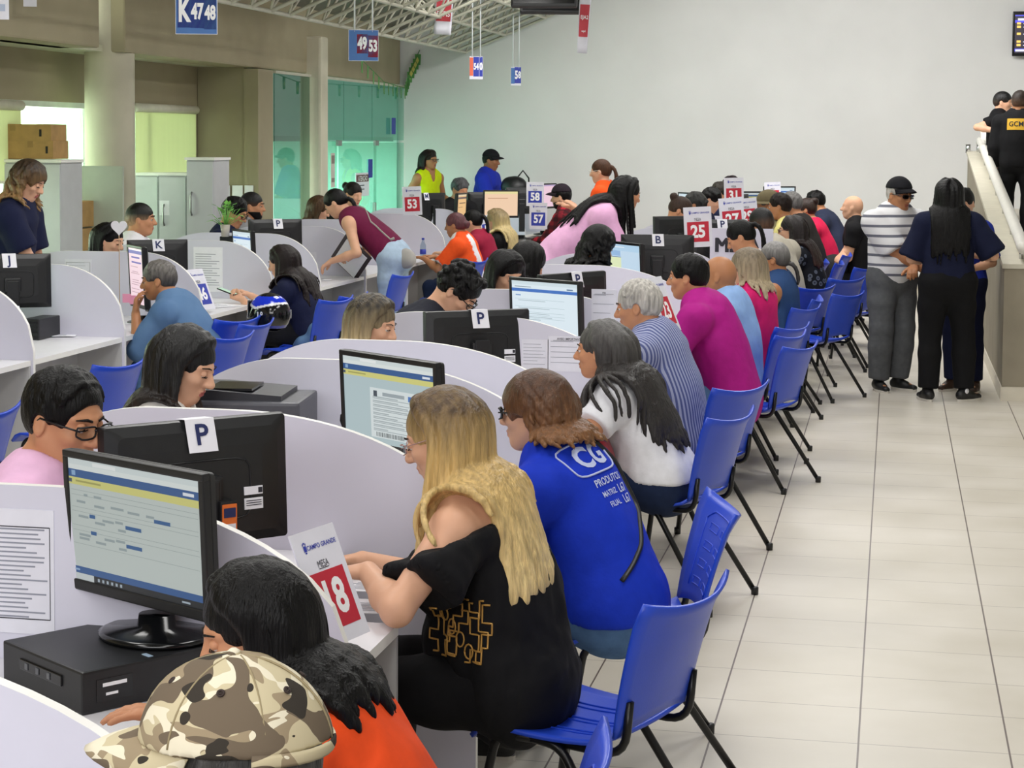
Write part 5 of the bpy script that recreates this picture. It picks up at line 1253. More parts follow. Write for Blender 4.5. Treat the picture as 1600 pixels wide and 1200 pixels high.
def build_shoes(p, col):
    s = p.s
    for Ak, fd, K, Hp in p.feet:
        l = np.cross(V3(0, 0, 1), fd); g = Ak[2]-.085*s
        pr = [C_(Ak-fd*.035*s+V3(0, 0, -.035*s), Ak+fd*.06*s+V3(0, 0, -.045*s), .042*s, .04*s, .03, None), C_(Ak+fd*.05*s+V3(0, 0, -.05*s), Ak+fd*.155*s+V3(0, 0, -.062*s), .042*s, .032*s, .03, (V3(0, 0, 1), 1.25)), C_(Ak+V3(0, 0, -.03*s), Ak+V3(0, 0, .015*s), .042*s, .044*s, .02)]
        f = field_of(pr, max(.007, p.h)); f.cut(V3(0, 0, Ak[2]-.083*s), V3(0, 0, -1)); f.cut(Ak+V3(0, 0, .02*s), V3(0, 0, 1)); V, F = f.mesh(); so = np_mesh('shoe', V, F, mat('shoe_'+col, SHOE[col], .5), None, p.root)
        mb = MB(); pts = []
        for w_ in np.linspace(0, 2*math.pi, 25)[:-1]:
            x = .055+.128*math.cos(w_); y = .051*math.sin(w_)*(1.0 if x > .03 else .85); pts.append(Ak+fd*x*s+l*y*s)
        mb.add([tuple(V3(q_[0], q_[1], Ak[2]-.085*s)) for q_ in pts]+[tuple(V3(q_[0], q_[1], Ak[2]-.066*s)) for q_ in pts], [tuple(range(24))[::-1], tuple(range(24, 48))]+[(i, (i+1) % 24, 24+(i+1) % 24, 24+i) for i in range(24)])
        mb.build('sole', mat('sole_rubber', 'cfcac0' if col in ('black', 'white') else '2a2420', .6), so)
def glasses(p, col='101010', rx=.021, rz=.015, metal=0, rr=.0018, lens=True, up=0, dark=False):
    T, q = p.T, p.q; mb = MB(); m = mat('spectacle_%s' % col, col, .3, metal, var=0); lm = MB()
    for sy in (-1, 1):
        pts = []
        for w_ in np.linspace(0, 2*math.pi, 21):
            e = 4; c_, s_ = math.cos(w_), math.sin(w_); r = (abs(c_)**e+abs(s_)**e)**(-1/e); pts.append(T(.107-.012*(c_*r*sy*sy > .9)-.006*max(0, c_*r), sy*(.033+c_*r*rx), .003+up+s_*r*rz))
        mb.tube(pts, rr*q, 6, cap=False); lm.add([tuple(x) for x in pts[:-1]], [tuple(range(20))])
        mb.tube([T(.101, sy*(.033+rx), .008+up), T(.06, sy*.074, .010+up), T(-.01, sy*.083, .010+up), T(-.03, sy*.082, -.012+up)], rr*q*.95, 6)
    mb.tube([T(.107, -.013, .008+up), T(.112, 0, .010+up), T(.107, .013, .008+up)], rr*q, 6)
    g = mb.build('glasses', m, p.root)
    if lens: lm.build('lens', glass_mat('sunglass_lens', '3a3a3a', 1.6) if dark else glass_mat('spectacle_lens', 'eef4f4', 1.5), g)
def cap(p, m, brim_m=None, tilt=-.10, kk=1.0, hat=False, button=None, z0=.05):
    T, q, Rh = p.T, p.q, p.Rh; Rt = Rh@rotm(0, tilt); c = T(-.014, 0, .03)
    f = field_of([E_(c+Rt@V3(0, 0, .012)*q, np.array([.112, .092, .102])*q*kk, Rt, .02)], max(.005, p.h*.8)); f.cut(c+Rt@V3(0, 0, .008+z0-.035)*q, -Rt[:, 2]); f.add(E_(c, np.array([.10, .081, .09])*q*kk, Rt, .003, op=-1)) if False else None
    V, F = f.mesh(); V = folds(V, F, .0018, 30, 3); t = np_mesh('cap' if not hat else 'hat', V, F, m, None, p.root)
    mb = MB(); rows = []
    if not hat:
        for r_ in np.linspace(0, 1, 7):
            rows.append([c+Rt@(np.array([math.cos(a)*(.100+.078*r_*math.cos(a)**.5 if math.cos(a) > 0 else .1), math.sin(a)*(.086-.004*r_), .010+z0-.035-.022*r_*r_-.028*(math.sin(a)**2)*(.3+.7*r_)])*q*kk) for a in np.linspace(-1.25, 1.25, 17)])
    else:
        for r_ in np.linspace(0, 1, 5): rows.append([c+Rt@(np.array([math.cos(a)*(.105+.055*r_), math.sin(a)*(.088+.05*r_), .012-.025*r_])*q) for a in np.linspace(0, 2*math.pi, 33)])
    v_, f_ = shell(rows, .004); mb.add(v_, f_, 0, True); mb.build('brim', brim_m or m, t)
    if button: MB().lathe([(.009*q, 0), (.009*q, .005), (.004*q, .009)], 12).build('button', button, t, Matrix.Translation(Vector(c+Rt@V3(0, 0, .113)*q*kk)))
    return t
def beard(p, col='black', full=True):
    T, q = p.T, p.q; pr = [b for b in p.head if b['tag'] == 'head' and b['op'] > 0][2:4]+[b for b in p.head if b['t'] == 'c' and b['op'] > 0 and b['tag'] == 'head'][:4]
    f = field_of(pr, max(.005, p.h*.8), .006); f.cut(T(0, 0, -.045), p.Rh[:, 2]); f.add(E_(T(.10, 0, -.064), np.array([.03, .024, .011])*q, p.Rh, .004, op=-1)); f.add(E_(T(.08, 0, -.03), np.array([.05, .04, .03])*q, p.Rh, .01, op=-1))
    V, F = f.mesh(); np_mesh('beard', V, F, hair_mat(col, HAIR[col]), None, p.root)
def on_surface(p, V, d, depth=.0025, obj=None):
    """project points (person local) along direction d onto the garment"""
    Vt, Ft = p.topVF if obj is None else obj; bv = BVHTree.FromPolygons([tuple(x) for x in Vt], [tuple(x) for x in Ft]); out = []; d = Vector(unit(np.array(d, float)))
    for x in V:
        hit = bv.ray_cast(Vector(x)-d*.6, d); out.append(tuple(hit[0]-d*depth) if hit[0] is not None else tuple(x))
    return out
# ------------------------------------------------------------------ cloth patterns
def patterned(name, fn, rough=.85):
    m = bpy.data.materials.new('cloth_'+name); m.use_nodes = True; nt = m.node_tree; N = nt.nodes; L = nt.links; b = N['Principled BSDF']
    b.inputs['Roughness'].default_value = rough; b.inputs['Specular IOR Level'].default_value = .25; tc = N.new('ShaderNodeTexCoord'); sp = N.new('ShaderNodeSeparateXYZ'); L.new(tc.outputs['Object'], sp.inputs[0])
    def M(op, a, c=None):
        n = N.new('ShaderNodeMath'); n.operation = op
        for i, x in enumerate((a, c)):
            if x is None: continue
            if isinstance(x, (int, float)): n.inputs[i].default_value = x
            else: L.new(x, n.inputs[i])
        return n.outputs[0]
    def mix(f, a, c):
        n = N.new('ShaderNodeMixRGB'); L.new(f, n.inputs[0])
        for i, x in ((1, a), (2, c)):
            if isinstance(x, str): n.inputs[i].default_value = lin(x)
            else: L.new(x, n.inputs[i])
        return n.outputs[0]
    L.new(fn(N, L, tc.outputs['Object'], sp.outputs, M, mix), b.inputs['Base Color']); return m
def stripes(axis, base, st, per, w):
    def f(N, L, O, S, M, mix): return mix(M('LESS_THAN', M('FRACT', M('DIVIDE', S[axis], per)), w), base, st)
    return f
def plaid(N, L, O, S, M, mix):
    c = 'a01c2c'
    for ax, per, w in ((2, .09, .5), (0, .1, .5), (1, .1, .5)): c = mix(M('MULTIPLY', M('LESS_THAN', M('FRACT', M('DIVIDE', S[ax], per)), w), .62), c, '140a10')
    return c
def noise_(N, L, O, sc, det=2, dist=0, stretch=None):
    n = N.new('ShaderNodeTexNoise'); n.inputs['Scale'].default_value = sc; n.inputs['Detail'].default_value = det; n.inputs['Distortion'].default_value = dist
    if stretch:
        mp = N.new('ShaderNodeMapping'); mp.inputs['Scale'].default_value = stretch; mp.inputs['Location'].default_value = (sc*.37, sc*.11, sc*.23); L.new(O, mp.inputs[0]); L.new(mp.outputs[0], n.inputs['Vector'])
    else: L.new(O, n.inputs['Vector'])
    return n.outputs['Fac']
def camo(N, L, O, S, M, mix):
    c = 'c9bd9c'; k = (1, 1, 1.7)
    c = mix(M('GREATER_THAN', noise_(N, L, O, 12, 1, .6, k), .53), c, '9c8c72'); c = mix(M('GREATER_THAN', noise_(N, L, O, 17, 1, .8, k), .56), c, 'e4dcc4')
    c = mix(M('GREATER_THAN', noise_(N, L, O, 11.3, 1, .8, k), .575), c, '6f6252'); return mix(M('GREATER_THAN', noise_(N, L, O, 14.1, 1, .5, k), .635), c, '3a352f')
def floral(N, L, O, S, M, mix):
    v = N.new('ShaderNodeTexVoronoi'); v.inputs['Scale'].default_value = 16; L.new(O, v.inputs['Vector']); a = M('LESS_THAN', v.outputs['Distance'], .34); b = M('LESS_THAN', v.outputs['Distance'], .17)
    return mix(b, mix(a, '14161f', '5c6272'), '2c3040')
def jeans(N, L, O, S, M, mix): return mix(noise_(N, L, O, 7, 3), '6484a8', '48678e')
POLO = patterned('striped_polo', stripes(2, 'e2e2e4', '6c6e7a', .078, .27)); STRIPE = patterned('blue_stripes', stripes(1, 'a4aac8', '565f90', .017, .5)); PLAID = patterned('red_plaid', plaid); CAMO = patterned('camouflage', camo, .9); FLORAL = patterned('floral', floral)
CHAMB = patterned('chambray', jeans)
BLK = cloth('black', '0d0d10', .8, .1); NAVY = cloth('navy', '141a38'); DENIM = cloth('denim', '4f6f98', .9, .16, scale=18); DKDENIM = cloth('dark_denim', '1c2946', .9, .14); DKT = cloth('dark_trousers', '1a1b20'); GREYT = cloth('grey_trousers', '585a5d', .9, .1); LTDENIM = cloth('light_denim', 'a9bed2', .9, .1, scale=18)
WHT = cloth('white', 'e8e8ec'); OFFW = cloth('offwhite', 'dedad4')
TINT = mat('cloth_tinted', '888888', .85, var=.05, scale=25, bump=.12, bscale=500, spec=.25, attr='tint')
RGB = lambda c: np.array(lin(c)[:3])
def cust(label, u, v, Y, hip, **k):
    d = dict(yaw=None, hip=hip, lean=(6, 18), hp=12, arms=('desk', 'desk'), bottom=dict(m=DKDENIM)); d.update(k); return person(label, u, v, Y, **d)
def clerk(label, u, v, Y, **k):
    d = dict(yaw=6, lean=(6, 14), hp=14, arms=('key', 'key'), bottom=dict(m=DKT)); d.update(k); return person(label, u, v, Y, **d)
def seat_for(p, label, yaw=None, dx=0., dy=0.):
    x, y, _ = p.M.translation; chair(x+dx, y+dy, R(yaw) if yaw is not None else p.M.to_euler().z, label)
# ---------------- aisle row, from the camera backwards
p = cust('man in a camouflage cap seen from behind at the bottom edge', 350, 1211, 2.3, (-.50, 2.34), yaw=184, skin='brown', hp=-2, hair=dict(style='short', col='steel', vol=.8), top=dict(m=cloth('dark_olive', '2c2c26'), sleeve=.6))
CAPB = cap(p, CAMO, button=CAMO, kk=1.1, tilt=.05)
def cap_details():
    q, T, c = p.q, p.T, p.T(-.014, 0, .03); mb = MB()
    for w in np.linspace(0, 2*math.pi, 7)[:-1]:
        pts = [c+p.Rh@(np.array([math.cos(w)*.112*math.cos(e), math.sin(w)*.092*math.cos(e), .012+.102*math.sin(e)])*q*1.1*1.006) for e in np.linspace(.12, 1.5, 12)]
        mb.tube(pts, .0016, 5)
    mb.build('seam', mat('khaki_thread', '9a8c6c', .9), CAPB); mb = MB()
    for w in np.linspace(.5, 2*math.pi+.5, 7)[:-1]:
        e = .82; n = p.Rh@np.array([math.cos(w)*math.cos(e), math.sin(w)*math.cos(e), math.sin(e)]); o = c+p.Rh@(np.array([math.cos(w)*.112*math.cos(e), math.sin(w)*.092*math.cos(e), .012+.102*math.sin(e)])*q*1.1*1.012)
        t1 = unit(np.cross(n, V3(0, 0, 1))); t2 = np.cross(n, t1); mb.tube([o+(t1*math.cos(a)+t2*math.sin(a))*.004 for a in np.linspace(0, 6.3, 13)], .0018, 5, cap=False); mb.lathe([(.0035, 0), (.003, .0006)], 10, 0, tuple(o)); mb.build('eyelet', mat('dark_thread', '3a2f2c', .9), CAPB); mb = MB()
    mb = MB(); mb.tube([c+p.Rh@(np.array([math.cos(w)*.113, math.sin(w)*.093, .020])*q*1.1) for w in np.linspace(math.pi*.62, math.pi*1.38, 15)], .009, 6, flat=.3); mb.build('strap', CAMO, CAPB)
cap_details()
seat_for(p, 'blue plastic chair under the man in the camouflage cap', 185, .06)
p = cust('woman in a bright orange top with long black hair, behind the camouflage cap', 396, 984, 3.5, (-.90, 3.5), yaw=178, fem=True, skin='mid', hp=18, hy=26, look='down', hair=dict(style='long', col='black', L=.27, back=.7, vol=1.0, seed=2), top=dict(m=cloth('bright_orange', 'f0501c', .75), sleeve=.3, neck='wide', fold=.006), bust=1.)
seat_for(p, 'blue plastic chair at the bottom edge under the woman in orange', 176, .02)
p = cust('blonde woman in a black off-shoulder dress seated beside the sign 18', 690, 684, 5.0, (-.985, 4.95), yaw=176, fem=True, skin='light', w=1.12, hp=20, belly=.05, bust=1.2,
  hair=dict(style='long', col='c4a468', roots='4f3c2a', L=.54, tips='e2c88c', vol=1.05, seed=3, back=.8, rstr=1.5, facek=1.2, froot=.25, hm=.0135), top=dict(m=BLK, sleeve=.62, neck='off', hem=-.5, loose=.022, fold=.008, name='dress', flare=.018, freq=30), bottom=dict(m=BLK),
  arms=(dict(px=(575, 893, 4.80), e=(-.1, .9, -.5), n=(0, 0, -1), f=(1, -.1, -.1)), dict(px=(566, 876, 5.12), e=(0, -.3, -1), n=(.3, .5, -1), f=(1, .25, -.1))), hand=('relax', 'relax'), look='down')
glasses(p, 'c0a0a0', metal=.6, rr=.0013)
def dress_print():
    mb = MB(); rnd = random.Random(9)
    for k in range(7):
        x = p.P[1][0]+.02+.026*k; z = .62+.02*rnd.random(); pts = [(x, .5, z)]
        for j in range(9):
            if j % 2: z += .02+.03*rnd.random()
            else: x += rnd.choice((-.028, -.016, .016, .028))
            pts.append((x, .5, z))
        fine = []
        for a, b in zip(pts[:-1], pts[1:]):
            for s_ in np.linspace(0, 1, 5)[:-1]: fine.append(tuple(np.array(a)*(1-s_)+np.array(b)*s_))
        mb.tube(on_surface(p, fine, (0, -1, 0)), .0028, 5)
    for k in range(4): x, z = p.P[1][0]+.06+.026*k, .65+.03*k; mb.tube(on_surface(p, [(x+.012*math.cos(w), .5, z+.02*math.sin(w)) for w in np.linspace(0, 6.28, 13)], (0, -1, 0)), .0026, 5)
    mb.build('chain_print', mat('gold_print', 'c0934a', .4, .3, var=.1), p.top)
dress_print()
chair(-.80, 4.96, R(159), 'blue plastic chair under the blonde woman in black, nearest whole chair')
p = cust('woman in a royal blue printed T-shirt with short curly brown hair', 835, 646, 5.95, (-.83, 5.93), yaw=166, fem=True, skin='light', w=1.12, hp=2, hy=4, belly=.05, bust=1.0,
  hair=dict(style='bob', col='7c5432', roots='4a3020', tips='c8a060', L=.155, vol=1.5, curl=.010, seed=5, back=.5), top=dict(m=cloth('royal_blue', '1436c0', .8), sleeve=.7, hem=-.03, loose=.02, fold=.005), bottom=dict(m=DENIM))
glasses(p, '0c0c10', rx=.024, rz=.018, rr=.0026, dark=True)
def blue_print():
    up = unit(p.P[4]-p.P[2]); f = p.fw((p.A[2]+p.A[3])/2); rt = V3(0, -1, 0); ctr = p.P[3]-f*.4+up*.02+V3(0, .055, 0); mb = MB(); W = lambda a, b: ctr+rt*a+up*b
    def proj(lst): return on_surface(p, lst, f)
    fr = []
    for w in np.linspace(0, 2*math.pi, 41):
        e = 5; c_, s_ = math.cos(w), math.sin(w); r = (abs(c_)**e+abs(s_)**e)**(-1/e); fr.append(W(.01+c_*r*.105, .055+s_*r*.058))
    mb.tube(proj(fr), .0035, 5, cap=False)
    for txt, a, b, sz, bo in (('CG', .01, .055, .105, .035), ('PRODUTOS', .03, -.035, .034, .02), ('MATRIZ', .0, -.075, .026, .015), ('FILIAL', .0, -.112, .026, .015), ('L67', .085, -.075, .04, .02), ('L67', .085, -.112, .04, .02)):
        t = MB(); text_mb(t, txt, sz, None, 0, bo); vv = proj([W(a+x*.9, b+y) for x, y, z in t.v]); mb.add(vv, t.f, 0)
    mb.build('shirt_print', mat('pale_shirt_print', 'c3cdf0', .7, var=0), p.top)
    st = MB(); L1 = []
    K = [p.P[4]+V3(0, -.03, .0), p.P[3]+V3(0, -.115, 0), p.P[2]+V3(0, -.10, 0), p.P[1]+V3(0, .03, 0), p.P[0]+V3(0, .165, .06)]
    for s_ in np.linspace(0, 3.999, 28): i_ = int(s_); L1.append(K[i_]*(1-s_+i_)+K[i_+1]*(s_-i_)-f*.4)
    st.tube(proj(L1), .010, 6, flat=.35); st.build('bag_strap', BLACKP, p.root)
blue_print()
chair(-.83, 5.97, R(196), 'blue plastic chair under the woman in the royal blue T-shirt')
p = cust('woman in a plain white T-shirt with long grey-streaked dark hair', 937, 548, 8.15, (-.96, 8.12), yaw=172, fem=True, skin='mid', w=1.08, hp=2, bust=1., belly=.05, hair=dict(style='long', col='2a2624', roots='5a5856', L=.54, back=1.3, seed=8, vol=.95, froot=.3, hm=.031), top=dict(m=WHT, sleeve=.48, hem=.02, loose=.01, fold=.005), bottom=dict(m=DKDENIM), arms=(dict(px=(868, 650, 7.95), e=(-.25, .8, -.6)), dict(px=(875, 625, 8.2), e=(0, -.4, -1))))
seat_for(p, 'blue plastic chair under the woman in the white T-shirt', 160, .0, .08)
p = cust('grey-haired man in a blue and white striped shirt', 996, 479, 9.2, (-.97, 9.25), yaw=165, skin='mid', hp=10, hy=10, hair=dict(style='short', col='silver', vol=1.05, seed=2, fringe=-.01), top=dict(m=STRIPE, sleeve=1.9, hem=-.1, collar=True, fold=.007), bottom=dict(m=DKT))
seat_for(p, 'blue plastic chair under the man in the striped shirt', 150, .03, .05)
p = cust('black-haired man in a magenta polo shirt', 1074, 433, 10.75, (-.84, 10.9), yaw=172, skin='mid', hp=4, w=1.06, hair=dict(style='short', col='black', vol=.9, seed=7, fringe=.004), top=dict(m=cloth('magenta', 'a81480', .75), sleeve=.75, hem=-.12, collar=True, loose=.01, fold=.006), bottom=dict(m=DENIM))
chair(-.80, 11.06, R(158), 'blue plastic chair under the man in magenta')
p = cust('bald man in a light blue shirt behind the man in magenta', 1122, 432, 11.7, (-.90, 11.75), yaw=170, skin='tan', hp=8, hair=None, top=dict(m=cloth('light_blue', '8fb2e2', .8), sleeve=1.9, collar=True, fold=.006), bottom=dict(m=DKT))
seat_for(p, 'blue plastic chair under the man in the light blue shirt', 160, .02)
p = cust('woman in a hot pink blouse with straight ash-blond hair', 1167, 420, 12.3, (-.90, 12.25), yaw=160, fem=True, skin='light', hp=8, w=1.05, hair=dict(style='bob', col='a8977a', roots='6f6250', tips='cfc2a4', L=.24, vol=1.2, seed=4), top=dict(m=cloth('hot_pink', 'd41f6c', .8), sleeve=.9, hem=-.12, fold=.006), bottom=dict(m=DKDENIM))
chair(-.90, 12.2, R(156), 'blue plastic chair under the woman in hot pink')
def vest_cols(p, V):
    c = np.tile(RGB('2b4876'), (len(V), 1)); side = V[:, 1] > .06; x = V[:, 0]-.25*(V[:, 2]-.75)
    for x0 in (-.02, .022, .064): c[side & (np.abs(x-x0) < .0095) & (V[:, 2] < .84)] = RGB('e2e4e8')
    return c
p = cust('grey-haired woman in a sleeveless navy vest with white side stripes', 1208, 405, 13.5, (-.80, 13.55), yaw=174, fem=True, skin='tan', hp=4, w=1.1, bust=1., hair=dict(style='pony', col='2e2c2c', roots='8c8a88', L=.2, tail=(-.10, 0, -.03), seed=3), top=dict(m=TINT, sleeve=0, hem=-.12, cols=vest_cols), bottom=dict(m=DKT))
glasses(p, '2a2420', rr=.002)
chair(-.88, 13.62, R(157), 'blue plastic chair under the woman in the navy vest')
p = cust('young woman with a black ponytail looking down, beside the sign 27', 1157, 371, 14.3, (-.86, 14.4), yaw=176, fem=True, skin='mid', hp=28, look='down', hair=dict(style='pony', col='black', L=.3, seed=5), top=dict(m=OFFW, sleeve=.5))
seat_for(p, 'blue plastic chair under the young woman with the ponytail')
chair(-.60, 14.95, R(150), 'empty blue plastic chair behind the woman in the navy vest')
p = cust('man with cropped black hair in a pale beige shirt, seen from behind', 1188, 350, 15.8, (-.76, 15.7), yaw=140, skin='tan', hp=10, w=1.05, hair=dict(style='fade', col='black', fade='5a3f2e', vol=.8), top=dict(m=cloth('beige', 'bdb6a6'), sleeve=1.6, loose=.01, fold=.006))
seat_for(p, 'blue plastic chair under the man in the beige shirt')
p = cust('woman in a dark floral blouse with long dark hair and glasses', 1236, 360, 16.6, (-.62, 16.6), yaw=172, fem=True, skin='light', hp=6, hair=dict(style='long', col='1a1211', L=.42, tips='3a1e1c', back=.8, seed=9), top=dict(m=FLORAL, sleeve=.9), bottom=dict(m=DKDENIM)); glasses(p, '5a2a24', rr=.003)
chair(-.62, 16.65, R(140), 'blue plastic chair seen from behind, under the woman in the floral blouse')
p = cust('man in an olive hat looking left', 1199, 321, 18.8, (-.97, 18.85), yaw=178, skin='tan', hp=6, hair=dict(style='short', col='steel', vol=.6), top=dict(m=cloth('khaki', '8c8468'))); cap(p, cloth('olive_felt', '6b6148'), hat=True, z0=.03)
seat_for(p, 'blue plastic chair under the man in the olive hat')
p = cust('man with short dark hair in a yellow shirt behind the olive hat', 1217, 323, 18.6, (-.82, 18.6), yaw=174, skin='tan', hp=4, hair=dict(style='short', col='darkbrown', vol=.8), top=dict(m=cloth('yellow', 'e6dc8e')))
seat_for(p, 'blue plastic chair under the man in the yellow shirt')
p = cust('grey-haired man in a dark jacket beyond the floral blouse', 1235, 320, 20.0, (-.76, 20.1), yaw=172, skin='mid', hp=8, hair=dict(style='short', col='6a6866', vol=1.1), top=dict(m=cloth('dark_jacket', '2a2624'), sleeve=1.9))
seat_for(p, 'blue plastic chair under the grey-haired man in the dark jacket')
p = cust('woman in a bright red top with a brown bun', 1259, 328, 21.2, (-.66, 21.2), yaw=174, fem=True, skin='mid', hp=8, hair=dict(style='bun', col='2a1a12', tips='b08a4c', vol=1.4, tail=(-.09, 0, .07)), top=dict(m=cloth('bright_red', 'd8204e'), sleeve=.9))
seat_for(p, 'blue plastic chair under the woman in red')
p = cust('man in a navy T-shirt leaning forward near the back wall', 1273, 316, 22.5, (-.57, 22.5), yaw=176, skin='tan', hp=14, hair=dict(style='short', col='black'), top=dict(m=cloth('slate_navy', '2c3248'), sleeve=.7, fold=.006))
seat_for(p, 'blue plastic chair under the man in the navy T-shirt')
p = cust('bald man in a black T-shirt sitting upright by the aisle', 1331, 324, 20.7, (-.34, 20.75), yaw=176, lean=(-6, 0), hp=-2, skin='light', hair=None, arms=('lap', dict(px=(1316, 398, 20.4), e=(-.6, .4, -.6))), top=dict(m=BLK, sleeve=.6, fold=.005), bottom=dict(m=DKT))
chair(-.34, 20.75, R(170), 'blue plastic chair under the bald man in black')
BALD = p
for x, y, a, lab in ((-.50, 18.1, 150, 'empty blue plastic chair behind the floral blouse, turned half away'), (-.40, 18.9, 160, 'empty blue plastic chair in front of the bald man'), (-.42, 17.3, 158, 'empty blue plastic chair next to the aisle, past the navy vest')): chair(x, y, R(a), lab)
# ---------------- clerks of the aisle island
p = clerk('man with black hair and glasses in a pale pink shirt at the left edge', 103, 655, 4.58, hy=-24, hp=14, skin='mid', hair=dict(style='short', col='black', vol=1.0, seed=4, fringe=.02, side=.5), top=dict(m=cloth('pink', 'e6b8d8', .7), sleeve=1.9, collar=True), look='open')
glasses(p, '101012', rx=.025, rz=.016, rr=.0026)
p = clerk('woman with straight black hair in a white sleeveless top beside the printer', 291, 571, 6.05, hp=22, hy=-8, fem=True, skin='light', look='down', arms=('key', dict(w=(.46, -.05, .86), e=(-.3, -.5, -.8))), hair=dict(style='long', col='black', L=.30, back=.7, tips='4a3226', seed=6), top=dict(m=OFFW, sleeve=0, neck='scoop'), bust=.9)
p = clerk('woman with two-tone black and blond hair, behind a partition', 584, 507, 8.2, hp=16, hy=-12, fem=True, skin='light', hair=dict(style='long', col='b8a47c', roots='17120f', rstr=.7, L=.4, back=.6, seed=7), top=dict(m=NAVY, sleeve=.5))
p = clerk('stooping man with curly black hair and glasses in a black T-shirt', 716, 455, 9.4, hip=(-2.72, 9.3), yaw=3, hp=48, hy=-6, skin='light', look='down', hair=dict(style='curlyshort', col='black', vol=1.2, seed=3), top=dict(m=cloth('charcoal', '1d1f2a'), sleeve=.7, loose=.012, fold=.006)); glasses(p, '101012', rr=.0026)
p = clerk('woman with smooth black hair looking down, in front of the black headscarf', 791, 427, 10.85, yaw=-25, hp=26, hy=-15, fem=True, skin='light', look='down', hair=dict(style='long', col='black', L=.36, back=.5, seed=8), top=dict(m=NAVY))
p = clerk('person with a round head of smooth black hair facing away', 826, 412, 11.6, yaw=50, hp=20, fem=True, skin='mid', hair=dict(style='bob', col='black', L=.26, vol=1.4, seed=2), top=dict(m=BLK))
p = clerk('person with curly black hair seen from behind, left of the pale blue screen', 936, 384, 12.95, yaw=40, hp=25, fem=True, skin='mid', hair=dict(style='bob', col='black', L=.3, vol=1.5, curl=.012, seed=12), top=dict(m=BLK))
p = person('woman in a pink sweater with long black hair leaning across the desk', 980, 303, 14.5, yaw=8, pose='bend', hip=(-2.66, 14.55), lean=(30, 45), hp=14, hy=32, fem=True, skin='mid', w=1.12, bust=1.1, look='down', arms=(dict(w=(.78, .2, .80), e=(-.3, .5, -.6)), dict(w=(.80, -.16, .80), e=(-.3, -.4, -.7))), hair=dict(style='long', col='black', L=.54, seed=4, vol=1.3, back=.7, facek=1.1, hm=.032), top=dict(m=cloth('soft_pink', 'e6b0d6', .9), sleeve=1.85, hem=-.02, loose=.014, fold=.007), bottom=dict(m=cloth('mid_denim', '24386a')))
p = clerk('clerk with a brown hair bun looking down, left of the sign 25', 1063, 330, 17.5, hp=40, fem=True, skin='mid', hair=dict(style='bun', col='3a2a22', vol=1.1), top=dict(m=NAVY))
p = clerk('clerk with a dark head bowed low behind the brown bun', 1086, 322, 18.8, hp=45, skin='tan', hair=dict(style='short', col='2a2a28', vol=1.3), top=dict(m=BLK))
p = clerk('black-haired clerk with the forehead visible left of the sign 31', 1112, 313, 20.3, hp=24, hy=-10, skin='light', hair=dict(style='short', col='black'), top=dict(m=NAVY))
p = clerk('clerk with dark hair just left of the sign 31', 1127, 303, 21.6, hp=20, skin='mid', hair=dict(style='short', col='2a2620'), top=dict(m=NAVY))
p = clerk('person in a dark knit cap above the sign 31', 1143, 293, 23.2, hp=14, yaw=-50, skin='tan', hair=dict(style='short', col='251a1e', vol=1.5), top=dict(m=BLK))
# ---------------- left row customers
p = cust('man in a denim shirt resting his chin on his hand', 247, 438, 11.5, (-4.30, 11.55), yaw=176, skin='tan', hp=8, hy=14, w=.92, look='down', hair=dict(style='short', col='3a3632', roots='6a6662', vol=1.0, seed=6, fringe=-.004), top=dict(m=CHAMB, sleeve=1.08, collar=True, hem=-.1, fold=.006, loose=.006), bottom=dict(m=DENIM), arms=(dict(px=(212, 490, 11.38), e=(.35, .25, -1), f=(-.05, .0, 1), n=(-.9, -.5, 0), lat=(.3, -.9, 0)), dict(px=(205, 525, 11.7), e=(0, -.4, -1))), hand=('relax', 'flat'))
seat_for(p, 'blue plastic chair under the thinking man in denim', 172, .03)
p = cust('woman in a navy T-shirt with long dark hair holding a phone', 440, 410, 13.7, (-4.28, 13.85), yaw=174, fem=True, skin='light', hp=16, look='down', hair=dict(style='long', col='1c1413', L=.46, back=.85, seed=10), top=dict(m=NAVY, sleeve=.8, hem=-.02, loose=.02), bottom=dict(m=DKT), arms=(dict(px=(378, 467, 13.55), e=(.2, .5, -1), f=(1, -.1, .2), n=(0, .3, 1)), dict(px=(392, 462, 13.85), e=(0, -.4, -1))), hand=('grip', 'relax'))
PH = p; seat_for(p, 'blue plastic chair under the woman holding the phone', 170, .03)
def jacket():
    f = field_of([C_(p.P[0]+V3(-.10, .12, .02), p.P[0]+V3(-.14, -.1, -.02), .085, .08, .04), C_(p.P[0]+V3(-.10, .14, .0), p.P[0]+V3(.02, .20, -.1), .07, .05, .04), C_(p.P[0]+V3(-.02, .2, -.08), p.P[0]+V3(-.05, .2, -.22), .06, .04, .04)], .009); V, F = f.mesh(); V = folds(V, F, .012, 30, 2); np_mesh('jacket_at_waist', V, F, CHAMB, None, p.root)
jacket()
p = person('woman in a sleeveless maroon blouse and pale jeans bending over the desk', 524, 318, 16.3, yaw=178, pose='bend', hip=(-4.36, 16.4), lean=(45, 58), hp=34, fem=True, skin='light', look='down', s=1.02, hair=dict(style='pony', col='black', L=.3, tail=(-.09, 0, -.02), seed=2), top=dict(m=cloth('maroon', '66123a', .8), sleeve=0, hem=.07, fold=.006, collar=True), bottom=dict(m=LTDENIM, top=.07, off=.018, fold=.006),
  arms=(dict(px=(518, 408, 16.05), e=(-.5, .3, -.6), f=(.8, 0, -.5)), dict(px=(545, 400, 16.3), e=(-.2, -.4, -.8))), hand=('relax', 'grip')); BEND = p
